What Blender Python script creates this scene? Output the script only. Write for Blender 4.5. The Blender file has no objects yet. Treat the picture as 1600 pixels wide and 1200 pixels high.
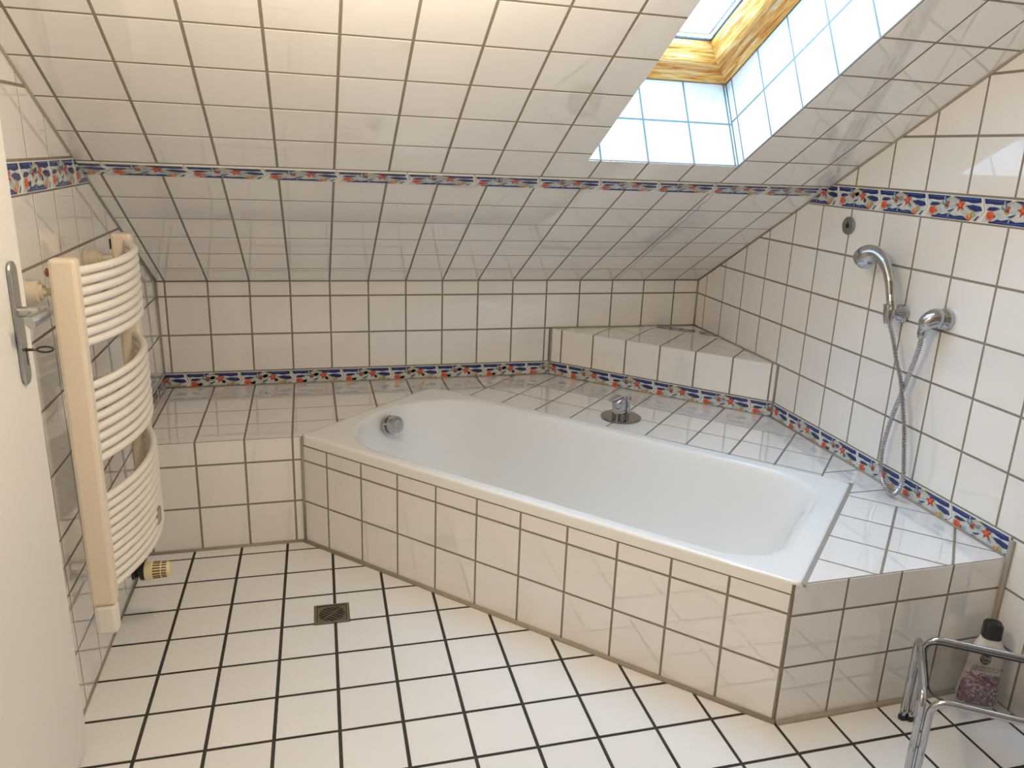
import bpy, bmesh, math, random
from mathutils import Vector, Matrix, Euler
random.seed(7)
T = 0.158                     # one tile pitch in metres; the plan below is drawn in tile pitches
ZF = -2.935                   # floor level in the plan
TH = 0.490                    # pitch of the roof slope
KNEE = 2.395                  # height of the knee wall above the lower frieze
COL = bpy.context.scene.collection
SC = bpy.context.scene

def W(p):                     # plan (tile pitches) -> metres
    return Vector((p[0]*T, p[1]*T, (p[2]-ZF)*T))

# ------------------------------------------------------------------ camera, world, lights, exposure
cd = bpy.data.cameras.new('camera')
cam = bpy.data.objects.new('camera', cd); COL.objects.link(cam); SC.camera = cam
cd.sensor_width = 36.0
cd.lens = 36.0*1203.4/1600
cd.shift_x = (800-827.1)/1600
cd.shift_y = (584.65-600)/1600
cd.clip_start = 0.02
def rodr(w):
    w = Vector(w); t = w.length
    return Matrix.Rotation(t, 4, w.normalized())
cam.matrix_world = Matrix.Translation(W((3.4746, -20.8276, 5.8403))) @ rodr((1.2770, -0.2123, -0.2076))

wd = bpy.data.worlds.new('overcast_sky'); SC.world = wd; wd.use_nodes = True
nt = wd.node_tree; bg = nt.nodes['Background']
tc = nt.nodes.new('ShaderNodeTexCoord'); sx = nt.nodes.new('ShaderNodeSeparateXYZ')
rp = nt.nodes.new('ShaderNodeValToRGB')
nt.links.new(tc.outputs['Generated'], sx.inputs[0]); nt.links.new(sx.outputs['Z'], rp.inputs[0])
rp.color_ramp.elements[0].position = 0.0; rp.color_ramp.elements[0].color = (0.35, 0.36, 0.34, 1)
rp.color_ramp.elements[1].position = 0.12; rp.color_ramp.elements[1].color = (0.38, 0.70, 1.08, 1)
nt.links.new(rp.outputs[0], bg.inputs['Color'])
SKY = 16.0
bg.inputs['Strength'].default_value = SKY

SC.view_settings.view_transform = 'Standard'
SC.view_settings.look = 'None'
SC.view_settings.gamma = 1.0
SC.view_settings.use_curve_mapping = False
SC.view_settings.exposure = 0.20
SC.cycles.use_denoising = True
SC.cycles.max_bounces = 14
SC.cycles.diffuse_bounces = 8
SC.cycles.glossy_bounces = 6
SC.cycles.transparent_max_bounces = 12
SC.cycles.sample_clamp_indirect = 6.0
SC.cycles.caustics_reflective = False
SC.cycles.caustics_refractive = False

def area_light(name, loc, target, sx_, sy_, energy, color, portal=False):
    ld = bpy.data.lights.new(name, 'AREA'); ld.shape = 'RECTANGLE'
    ld.size = sx_; ld.size_y = sy_; ld.energy = energy; ld.color = color
    o = bpy.data.objects.new(name, ld); COL.objects.link(o)
    o.location = loc; o.rotation_euler = (target-loc).to_track_quat('-Z', 'Y').to_euler()
    if portal: ld.cycles.is_portal = True
    return o
LAMP_POS = (4.6, -13.6, 8.75)
LAMP_W = 22.5
LAMP_COL = (1.0, 0.81, 0.58)

# ------------------------------------------------------------------ materials
def mat(name, base, rough=0.5, metal=0.0, coat=0.0, spec=0.5, emit=None, trans=0.0):
    m = bpy.data.materials.new(name); m.use_nodes = True
    b = m.node_tree.nodes['Principled BSDF']
    b.inputs['Base Color'].default_value = (*base, 1)
    b.inputs['Roughness'].default_value = rough
    b.inputs['Metallic'].default_value = metal
    b.inputs['Coat Weight'].default_value = coat
    b.inputs['Specular IOR Level'].default_value = spec
    b.inputs['Transmission Weight'].default_value = trans
    if emit:
        b.inputs['Emission Color'].default_value = (*emit[0], 1)
        b.inputs['Emission Strength'].default_value = emit[1]
    return m
def nodes(m): return m.node_tree.nodes, m.node_tree.links, m.node_tree.nodes['Principled BSDF']

def vary(m, base, amt, scale=6.0, noise_amt=0.03, bump=0.0, bump_scale=9.0):
    n, l, b = nodes(m)
    oi = n.new('ShaderNodeObjectInfo'); tc = n.new('ShaderNodeTexCoord')
    nz = n.new('ShaderNodeTexNoise'); nz.inputs['Scale'].default_value = scale; nz.inputs['Detail'].default_value = 3
    l.new(tc.outputs['Object'], nz.inputs['Vector'])
    a = n.new('ShaderNodeMath'); a.operation = 'MULTIPLY_ADD'; a.inputs[1].default_value = amt; a.inputs[2].default_value = 1-amt/2
    l.new(oi.outputs['Random'], a.inputs[0])
    c = n.new('ShaderNodeMath'); c.operation = 'MULTIPLY_ADD'; c.inputs[1].default_value = noise_amt; c.inputs[2].default_value = -noise_amt/2
    l.new(nz.outputs['Fac'], c.inputs[0])
    d = n.new('ShaderNodeMath'); d.operation = 'ADD'; l.new(a.outputs[0], d.inputs[0]); l.new(c.outputs[0], d.inputs[1])
    mx = n.new('ShaderNodeVectorMath'); mx.operation = 'SCALE'; mx.inputs[0].default_value = base
    l.new(d.outputs[0], mx.inputs['Scale']); l.new(mx.outputs[0], b.inputs['Base Color'])
    if bump:
        n2 = n.new('ShaderNodeTexNoise'); n2.inputs['Scale'].default_value = bump_scale; n2.inputs['Detail'].default_value = 1
        l.new(tc.outputs['Object'], n2.inputs['Vector'])
        bp = n.new('ShaderNodeBump'); bp.inputs['Strength'].default_value = bump; bp.inputs['Distance'].default_value = 0.004
        l.new(n2.outputs['Fac'], bp.inputs['Height']); l.new(bp.outputs[0], b.inputs['Normal'])
    return m
WT = (0.825, 0.808, 0.79)
M = {}
M['tile'] = vary(mat('white_glazed_tile', WT, 0.025, spec=0.7), WT, 0.035, bump=0.035)
FT = (0.79, 0.78, 0.77)
M['floor_tile'] = vary(mat('matt_floor_tile', FT, 0.24, spec=0.4), FT, 0.04, noise_amt=0.05)
G1 = (0.26, 0.23, 0.185); G2 = (0.060, 0.052, 0.045)
M['grout'] = vary(mat('taupe_grout', G1, 0.9, spec=0.2), G1, 0.0, scale=40, noise_amt=0.25)
M['joint'] = vary(mat('silicone_joint', (0.34, 0.31, 0.26), 0.6, spec=0.3), (0.34, 0.31, 0.26), 0.0, scale=30, noise_amt=0.2)
M['floor_grout'] = vary(mat('dark_floor_grout', G2, 0.9, spec=0.2), G2, 0.0, scale=30, noise_amt=0.5)
M['enamel'] = mat('white_tub_enamel', (0.84, 0.84, 0.83), 0.07, coat=0.3)
M['plaster'] = vary(mat('white_plaster', (0.8, 0.78, 0.74), 0.8), (0.80, 0.78, 0.74), 0.0, noise_amt=0.04)
M['plaster_rear'] = mat('rear_wall_darkened', (0.36, 0.32, 0.27), 0.8)  # unseen wall, toned dark to give the chrome darker reflections
M['chrome'] = mat('polished_chrome', (0.52, 0.53, 0.55), 0.06, metal=1)
M['hose'] = mat('ribbed_hose_steel', (0.52, 0.52, 0.53), 0.28, metal=1)
M['plate'] = mat('chrome_plate_dark_reflection', (0.30, 0.28, 0.26), 0.08, metal=1)  # chrome; the dark ceiling it mirrors is put into the colour
M['satin'] = mat('satin_steel', (0.50, 0.50, 0.50), 0.30, metal=1)
M['dark_metal'] = mat('dark_key_metal', (0.10, 0.085, 0.075), 0.4, metal=1)
M['rubber'] = mat('black_rubber', (0.015, 0.015, 0.016), 0.5)
M['black'] = mat('black_plastic', (0.02, 0.02, 0.022), 0.25)
M['enamel_cream'] = vary(mat('cream_radiator_enamel', (0.82, 0.79, 0.72), 0.28), (0.82, 0.79, 0.72), 0.02, noise_amt=0.03)
M['post_warm_lit'] = vary(mat('warm_lit_post_enamel', (0.80, 0.70, 0.56), 0.3), (0.80, 0.70, 0.56), 0.02, noise_amt=0.05)  # warm light falling on the posts is mixed into their colour
M['cream_plastic'] = mat('yellowed_plastic', (0.76, 0.66, 0.40), 0.4)
M['grey_plastic'] = mat('cream_grey_plastic', (0.62, 0.56, 0.43), 0.45)
M['door'] = vary(mat('white_door_paint', (0.79, 0.775, 0.745), 0.42), (0.79, 0.775, 0.745), 0.0, scale=3, noise_amt=0.03)
M['white_plastic'] = mat('bottle_white', (0.70, 0.69, 0.68), 0.3)
M['drain_steel'] = mat('stained_drain_steel', (0.30, 0.25, 0.15), 0.38, metal=1)
M['drain_bar'] = mat('worn_drain_metal', (0.34, 0.32, 0.28), 0.35, metal=1)
M['dark_hole'] = mat('drain_dark', (0.008, 0.008, 0.008), 0.8)
M['grey_print'] = mat('grey_print', (0.33, 0.33, 0.31), 0.5)
M['rosette'] = mat('brushed_grey_cap', (0.30, 0.30, 0.30), 0.35, metal=0.9)
M['seal'] = mat('dark_window_seal', (0.05, 0.055, 0.08), 0.5)
M['alu'] = mat('window_outer_metal', (0.72, 0.73, 0.80), 0.4, metal=0.6)

def wood(name='weathered_pine', ang=None):
    m = mat(name, (0.7, 0.45, 0.18), 0.5); n, l, b = nodes(m)
    tc = n.new('ShaderNodeTexCoord'); mp = n.new('ShaderNodeMapping'); mp.inputs['Scale'].default_value = (1.6, 22, 22) if ang is None else (22, 1.6, 22)
    if ang is None: l.new(tc.outputs['Object'], mp.inputs[0])
    else:
        m0 = n.new('ShaderNodeMapping'); m0.inputs['Rotation'].default_value = (ang, 0, 0)
        l.new(tc.outputs['Object'], m0.inputs[0]); l.new(m0.outputs[0], mp.inputs[0])
    nz = n.new('ShaderNodeTexNoise'); nz.inputs['Scale'].default_value = 5; nz.inputs['Detail'].default_value = 9; nz.inputs['Roughness'].default_value = 0.7; nz.inputs['Distortion'].default_value = 0.5
    l.new(mp.outputs[0], nz.inputs['Vector'])
    r = n.new('ShaderNodeValToRGB'); e = r.color_ramp
    e.elements[0].position = 0.33; e.elements[0].color = (0.24, 0.070, 0.008, 1)
    e.elements[1].position = 0.66; e.elements[1].color = (0.88, 0.72, 0.46, 1)
    x = e.elements.new(0.44); x.color = (0.76, 0.27, 0.03, 1)
    x = e.elements.new(0.53); x.color = (0.86, 0.46, 0.10, 1)
    l.new(nz.outputs['Fac'], r.inputs[0]); l.new(r.outputs[0], b.inputs['Base Color'])
    bp = n.new('ShaderNodeBump'); bp.inputs['Strength'].default_value = 0.5; bp.inputs['Distance'].default_value = 0.003
    l.new(nz.outputs['Fac'], bp.inputs['Height']); l.new(bp.outputs[0], b.inputs['Normal'])
    return m
M['wood'] = wood(); M['wood_slope'] = wood('weathered_pine_upright', TH)

def glass(name, tint, refl=1.0):
    m = bpy.data.materials.new(name); m.use_nodes = True; n = m.node_tree.nodes; l = m.node_tree.links
    n.remove(n['Principled BSDF']); out = n['Material Output']
    t = n.new('ShaderNodeBsdfTransparent'); t.inputs[0].default_value = (*tint, 1)
    g = n.new('ShaderNodeBsdfGlossy'); g.inputs['Roughness'].default_value = 0.01
    f = n.new('ShaderNodeLayerWeight'); f.inputs['Blend'].default_value = 0.5
    pw = n.new('ShaderNodeMath'); pw.operation = 'POWER'; pw.inputs[1].default_value = 5; l.new(f.outputs['Facing'], pw.inputs[0])
    s = n.new('ShaderNodeMath'); s.operation = 'MULTIPLY_ADD'; s.inputs[1].default_value = 0.9*refl; s.inputs[2].default_value = 0.04*refl; l.new(pw.outputs[0], s.inputs[0])
    mx = n.new('ShaderNodeMixShader'); l.new(s.outputs[0], mx.inputs[0])
    l.new(t.outputs[0], mx.inputs[1]); l.new(g.outputs[0], mx.inputs[2]); l.new(mx.outputs[0], out.inputs['Surface'])
    return m
M['pane'] = glass('window_glass', (0.95, 0.97, 0.97))
M['smoked'] = glass('smoked_glass', (0.76, 0.74, 0.71))
for k_ in ('tile',):
    b_ = M[k_].node_tree.nodes['Principled BSDF']; b_.inputs['Coat Weight'].default_value = 1.0; b_.inputs['Coat Roughness'].default_value = 0.02; b_.inputs['Coat IOR'].default_value = 1.6
# frieze glazes
FR = [mat('frieze_'+n_, c_, 0.10) for n_, c_ in [
    ('white', (0.74, 0.74, 0.70)), ('pale_blue', (0.46, 0.52, 0.54)), ('navy', (0.020, 0.035, 0.16)), ('mid_blue', (0.05, 0.12, 0.36)),
    ('red', (0.56, 0.045, 0.02)), ('coral', (0.68, 0.17, 0.08)), ('orange', (0.72, 0.30, 0.05)), ('olive', (0.40, 0.38, 0.16)),
    ('teal', (0.12, 0.20, 0.24)), ('grey', (0.36, 0.38, 0.38)), ('maroon', (0.25, 0.04, 0.03)), ('ice', (0.54, 0.60, 0.62))]]
FN = dict(white=0, pale=1, navy=2, mid=3, red=4, coral=5, orange=6, olive=7, teal=8, grey=9, maroon=10, ice=11)

# ------------------------------------------------------------------ object helpers
ORG = {}
def tag(o, label=None, cat=None, group=None, kind=None):
    if label: o['label'] = label
    if cat: o['category'] = cat
    if group: o['group'] = group
    if kind: o['kind'] = kind
    return o
def empty(name, p, label, cat, group=None):
    o = bpy.data.objects.new(name, None); COL.objects.link(o); w = W(p); o.location = w; ORG[o] = w
    o.empty_display_size = 0.05
    return tag(o, label, cat, group)
def mk(name, vs, fs, m, parent=None, smooth=False, bevel=0, mi=None, subsurf=0, metres=False, sharp=None):
    ws = [Vector(v) if metres else W(v) for v in vs]
    lo = Vector([min(v[i] for v in ws) for i in range(3)]); hi = Vector([max(v[i] for v in ws) for i in range(3)])
    c = Vector(((lo[0]+hi[0])/2, (lo[1]+hi[1])/2, lo[2]))
    me = bpy.data.meshes.new(name); me.from_pydata([v-c for v in ws], [], fs); me.update()
    ms = m if isinstance(m, (list, tuple)) else [m]
    for x in ms: me.materials.append(x)
    if mi: me.polygons.foreach_set('material_index', mi)
    o = bpy.data.objects.new(name, me); COL.objects.link(o)
    if smooth:
        me.polygons.foreach_set('use_smooth', [True]*len(me.polygons))
        if sharp: me.set_sharp_from_angle(angle=math.radians(sharp))
    if bevel:
        b = o.modifiers.new('bevel', 'BEVEL'); b.width = bevel; b.segments = 2; b.limit_method = 'ANGLE'; b.angle_limit = 0.7
    if subsurf:
        s = o.modifiers.new('sub', 'SUBSURF'); s.levels = subsurf; s.render_levels = subsurf
    if parent:
        o.parent = parent; o.location = c-ORG[parent]
    else: o.location = c
    ORG[o] = c
    return o
def join_geo(*gs):
    V_, F_ = [], []
    for v, f in gs:
        k = len(V_); V_ += list(v); F_ += [tuple(i+k for i in ff) for ff in f]
    return V_, F_
def boxg(a, b):
    x0, y0, z0 = a; x1, y1, z1 = b
    v = [(x0,y0,z0),(x1,y0,z0),(x1,y1,z0),(x0,y1,z0),(x0,y0,z1),(x1,y0,z1),(x1,y1,z1),(x0,y1,z1)]
    return v, [(0,3,2,1),(4,5,6,7),(0,1,5,4),(1,2,6,5),(2,3,7,6),(3,0,4,7)]
def smooth_path(pts, n=6, closed=False):
    P = [Vector(p) for p in pts]; out = []
    for i in range(len(P)-1):
        p0 = P[max(i-1,0)]; p1 = P[i]; p2 = P[i+1]; p3 = P[min(i+2,len(P)-1)]
        for k in range(n):
            t = k/n
            out.append(0.5*((2*p1)+(-p0+p2)*t+(2*p0-5*p1+4*p2-p3)*t*t+(-p0+3*p1-3*p2+p3)*t**3))
    out.append(P[-1]); return out
def round_path(pts, r, n=6):                  # polyline with filleted corners
    P = [Vector(p) for p in pts]; out = [P[0]]
    for i in range(1, len(P)-1):
        a = (P[i-1]-P[i]); b = (P[i+1]-P[i]); rr = min(r, a.length*.49, b.length*.49)
        A = P[i]+a.normalized()*rr; B = P[i]+b.normalized()*rr
        for k in range(n+1):
            t = k/n; out.append((1-t)**2*A+2*t*(1-t)*P[i]+t*t*B)
    out.append(P[-1]); return out
def tubeg(pts, r, n=12, caps=True, flat=1.0):
    P = [Vector(p) for p in pts]; N = len(P); rs = r if isinstance(r, (list, tuple)) else [r]*N
    vs, fs = [], []; t = (P[1]-P[0]).normalized()
    up = Vector((0,0,1)) if abs(t.z) < .9 else Vector((1,0,0))
    x = t.cross(up).normalized()
    for i in range(N):
        t2 = (P[min(i+1,N-1)]-P[max(i-1,0)]).normalized()
        x = (x-t2*x.dot(t2)).normalized(); y = t2.cross(x)
        for k in range(n):
            a = 2*math.pi*k/n; vs.append(P[i]+(x*math.cos(a)+y*math.sin(a)*flat)*rs[i])
    for i in range(N-1):
        for k in range(n):
            fs.append((i*n+k, i*n+(k+1)%n, (i+1)*n+(k+1)%n, (i+1)*n+k))
    if caps:
        fs.append(tuple(range(n-1,-1,-1))); fs.append(tuple((N-1)*n+k for k in range(n)))
    return [tuple(v) for v in vs], fs
def latheg(o, axis, prof, n=28):              # prof: (distance along axis, radius)
    o = Vector(o); ax = Vector(axis).normalized()
    return tubeg([o+ax*d for d, _ in prof], [max(r, 1e-4) for _, r in prof], n)
def latheg2(o, axis, prof, n=28):             # same, but rings may share a plane
    o = Vector(o); ax = Vector(axis).normalized()
    up = Vector((0,0,1)) if abs(ax.z) < .9 else Vector((1,0,0)); x = ax.cross(up).normalized(); y = ax.cross(x)
    vs, fs = [], []
    for d, r in prof:
        for k in range(n):
            a = 2*math.pi*k/n; vs.append(tuple(o+ax*d+(x*math.cos(a)+y*math.sin(a))*max(r,1e-4)))
    for i in range(len(prof)-1):
        for k in range(n): fs.append((i*n+k, i*n+(k+1)%n, (i+1)*n+(k+1)%n, (i+1)*n+k))
    fs.append(tuple(range(n-1,-1,-1))); fs.append(tuple((len(prof)-1)*n+k for k in range(n)))
    return vs, fs

# ------------------------------------------------------------------ planes and tile fields
class Frame:
    def __init__(s, O, U, V):
        s.O = Vector(O); s.U = Vector(U).normalized(); s.V = Vector(V).normalized(); s.N = s.U.cross(s.V).normalized()
        s.V = s.N.cross(s.U)
    def p(s, u, v, n=0): return s.O+s.U*u+s.V*v+s.N*n
    def rot(s): return Matrix((s.U, s.V, s.N)).transposed().to_4x4()
def slab(f, u0, u1, v0, v1, n0, n1):
    v = [f.p(a,b,c) for c in (n0,n1) for a,b in ((u0,v0),(u1,v0),(u1,v1),(u0,v1))]
    return [tuple(x) for x in v], [(0,3,2,1),(4,5,6,7),(0,1,5,4),(1,2,6,5),(2,3,7,6),(3,0,4,7)]
def prismg(f, poly, n0, n1):
    k = len(poly); v = [tuple(f.p(a,b,n0)) for a,b in poly]+[tuple(f.p(a,b,n1)) for a,b in poly]
    return v, [tuple(range(k-1,-1,-1)), tuple(range(k,2*k))]+[(i,(i+1)%k,k+(i+1)%k,k+i) for i in range(k)]
# polygons: list of (x, y, bevelled edge to the next point)
def area(P): return 0.5*sum(P[i][0]*P[(i+1)%len(P)][1]-P[(i+1)%len(P)][0]*P[i][1] for i in range(len(P)))
def ccw(P): return P if area([(x,y) for x,y in P]) > 0 else P[::-1]
def clip(P, nx, ny, d, flag=True):            # keep nx*x+ny*y <= d
    out = []
    for i in range(len(P)):
        a = P[i]; b = P[(i+1)%len(P)]; da = nx*a[0]+ny*a[1]-d; db = nx*b[0]+ny*b[1]-d
        if da <= 1e-9:
            if db > 1e-9:
                out.append(a)
                if da < -1e-9:
                    t = da/(da-db); out.append((a[0]+(b[0]-a[0])*t, a[1]+(b[1]-a[1])*t, flag))
                else: out[-1] = (a[0], a[1], flag)
            else: out.append(a)
        elif db < -1e-9:
            t = da/(da-db); out.append((a[0]+(b[0]-a[0])*t, a[1]+(b[1]-a[1])*t, a[2]))
    return out if len(out) >= 3 else []
def halfs(poly):                              # convex polygon -> half-planes n.p <= d
    poly = ccw(poly); r = []
    for i in range(len(poly)):
        a = poly[i]; b = poly[(i+1)%len(poly)]; dx, dy = b[0]-a[0], b[1]-a[1]; L = math.hypot(dx,dy); nx, ny = dy/L, -dx/L
        r.append((nx, ny, nx*a[0]+ny*a[1]))
    return r
def subtract(P, hs, g):                       # convex P minus convex hole grown by g -> convex pieces
    out = []; rest = P
    for nx, ny, d in hs:
        if not rest: break
        o = clip(rest, -nx, -ny, -(d+g), True)
        if o and area(o) > 4e-4: out.append(o)
        rest = clip(rest, nx, ny, d+g, False)
    if out and len(out) > 1: pass
    return out
def stitch(pcs):                               # add the neighbours' corners to shared edges so the pieces weld
    out = []
    for a, P in enumerate(pcs):
        Q = []
        for i in range(len(P)):
            p = P[i]; q = P[(i+1)%len(P)]; Q.append(p); dx, dy = q[0]-p[0], q[1]-p[1]; L2 = dx*dx+dy*dy; ins = []
            for b, O in enumerate(pcs):
                if b == a: continue
                for v in O:
                    t = ((v[0]-p[0])*dx+(v[1]-p[1])*dy)/L2 if L2 > 1e-12 else 0
                    if 1e-4 < t < 1-1e-4 and abs((v[0]-p[0])*dy-(v[1]-p[1])*dx)/math.sqrt(L2) < 1e-5: ins.append((t, v))
            for t, v in sorted(ins): Q.append((v[0], v[1], p[2]))
        out.append(Q)
    return out
def inset(P, b):
    n = len(P); L = []
    for i in range(n):
        a = P[i]; c = P[(i+1)%n]; dx, dy = c[0]-a[0], c[1]-a[1]; l = math.hypot(dx,dy)
        if l < 1e-7: return None
        w = b if a[2] else 0.0; nx, ny = -dy/l, dx/l
        L.append((a[0]+nx*w, a[1]+ny*w, dx/l, dy/l, l))
    out = []
    for i in range(n):
        p = L[i-1]; q = L[i]; den = p[2]*q[3]-p[3]*q[2]
        if abs(den) < 1e-6: out.append((q[0], q[1])); continue
        t = ((q[0]-p[0])*q[3]-(q[1]-p[1])*q[2])/den
        x = (p[0]+p[2]*t, p[1]+p[3]*t)
        if math.hypot(x[0]-P[i][0], x[1]-P[i][1]) > 4*b+1e-6: return None
        out.append(x)
    if area(out) <= 0: return None
    return out
def tile_geo(pieces, h=0.007, b=0.005):
    vs, fs = [], []
    for P in pieces:
        n = len(P); q = inset(P, b); k = len(vs)
        if q is None:
            vs += [(x,y,-0.004) for x,y,_ in P]+[(x,y,h) for x,y,_ in P]; fs.append(tuple(range(k+n,k+2*n))); R = 1
        else:
            vs += [(x,y,-0.004) for x,y,_ in P]+[(x,y,h-b*0.5) for x,y,_ in P]+[(x,y,h) for x,y in q]
            fs.append(tuple(range(k+2*n,k+3*n))); R = 2
        for r in range(R):
            for i in range(n): fs.append((k+r*n+i, k+r*n+(i+1)%n, k+(r+1)*n+(i+1)%n, k+(r+1)*n+i))
    return vs, fs
FULL = {}
def place(f, parent, name, pieces, m, h, cen=None, tilt=0.0022):
    xs = [p[0] for P in pieces for p in P]; ys = [p[1] for P in pieces for p in P]
    c = cen or ((min(xs)+max(xs))/2, (min(ys)+max(ys))/2)
    full = len(pieces) == 1 and len(pieces[0]) == 4 and abs(max(xs)-min(xs)-(max(ys)-min(ys))) < 0.02 and max(xs)-min(xs) > 0.9 \
        and area(pieces[0]) > 0.985*(max(xs)-min(xs))*(max(ys)-min(ys)) and all(p[2] for p in pieces[0])
    key = (round(max(xs)-min(xs),3), round(max(ys)-min(ys),3), m.name, h) if full else None
    if key and key in FULL: me = FULL[key]
    else:
        vs, fs = tile_geo([[(x-c[0], y-c[1], e) for x,y,e in P] for P in pieces], h)
        me = bpy.data.meshes.new(name); me.from_pydata([(x*T,y*T,z*T) for x,y,z in vs], [], fs); me.update(); me.materials.append(m)
        if len(pieces) > 1 and m.name != '' and name == 'tile':
            bm = bmesh.new(); bm.from_mesh(me); bmesh.ops.remove_doubles(bm, verts=bm.verts, dist=2e-5); bm.to_mesh(me); bm.free()
        if key: FULL[key] = me
    o = bpy.data.objects.new(name, me); COL.objects.link(o)
    w = W(f.p(*c)); o.parent = parent
    r = f.rot() @ Matrix.Rotation(random.uniform(-tilt,tilt), 4, 'X') @ Matrix.Rotation(random.uniform(-tilt,tilt), 4, 'Y')
    o.matrix_local = Matrix.Translation(w-ORG[parent]) @ r
    ORG[o] = w
    return o
def field(f, parent, us, vs_, region, holes=(), g=0.022, m=None, h=0.007, name='tile', joined=False, hole_g=None, edge_g=None):
    m = m or M['tile']; hs = halfs(region); hh = [halfs(q) for q in holes]; allp = []
    eg = g if edge_g is None else edge_g
    hg = eg if hole_g is None else hole_g
    for i in range(len(us)-1):
        for j in range(len(vs_)-1):
            P = [(us[i]+g, vs_[j]+g, True), (us[i+1]-g, vs_[j]+g, True), (us[i+1]-g, vs_[j+1]-g, True), (us[i]+g, vs_[j+1]-g, True)]
            for nx, ny, d in hs:
                P = clip(P, nx, ny, d-eg)
                if not P: break
            if not P or area(P) < 2e-3: continue
            pcs = [P]
            for q in hh:
                nn = []
                for X in pcs:
                    inside = X
                    for nx, ny, d in q:
                        inside = clip(inside, nx, ny, d+hg)
                        if not inside: break
                    if not inside or area(inside) < 1e-5: nn.append(X)
                    else: nn += subtract(X, q, hg)
                pcs = nn
            pcs = [X for X in pcs if area(X) > 1.5e-3]
            if not pcs: continue
            if len(pcs) > 1 and not joined: pcs = stitch(pcs)
            if joined: allp += pcs
            else:
                gr = []
                for X in pcs:
                    ks = {(round(v[0],4), round(v[1],4)) for v in X}; hit_ = [q for q in gr if q[0] & ks]
                    for q in hit_: gr.remove(q)
                    gr.append((ks.union(*[q[0] for q in hit_]), [X]+[y for q in hit_ for y in q[1]]))
                for _, G in gr: place(f, parent, name, G, m, h)
    if joined and allp:
        o = place(f, parent, name, allp, m, h, tilt=0); o['kind'] = 'stuff'
# ------------------------------------------------------------------ frieze tile: base outline and printed motifs
FL_, FH = 1.31, 0.45
def ell(cx, cy, rx, ry, n=12, rot=0.0):
    c, s = math.cos(rot), math.sin(rot)
    return [(cx+rx*math.cos(2*math.pi*i/n)*c-ry*math.sin(2*math.pi*i/n)*s, cy+rx*math.cos(2*math.pi*i/n)*s+ry*math.sin(2*math.pi*i/n)*c) for i in range(n)]
def star(cx, cy, R, r, n=5, a0=1.8):
    return [(cx+(R if i%2==0 else r)*math.cos(a0+math.pi*i/n), cy+(R if i%2==0 else r)*math.sin(a0+math.pi*i/n)) for i in range(2*n)]
def ribbon(pts, w):
    P = [Vector((a,b)) for a,b in pts]; L, R = [], []
    for i in range(len(P)):
        t = (P[min(i+1,len(P)-1)]-P[max(i-1,0)]).normalized(); nrm = Vector((-t.y,t.x)); ww = w[i] if isinstance(w,(list,tuple)) else w
        L.append(tuple(P[i]+nrm*ww)); R.append(tuple(P[i]-nrm*ww))
    return L+R[::-1]
def wave(x0, x1, y, amp, w, k=7, ph=0.0, taper=True):
    pts = [(x0+(x1-x0)*i/k, y+amp*math.sin(ph+i*1.35)) for i in range(k+1)]
    ws = [w*(0.35 if taper and (i == 0 or i == k) else 1.0) for i in range(k+1)]
    return ribbon(pts, ws)
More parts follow.
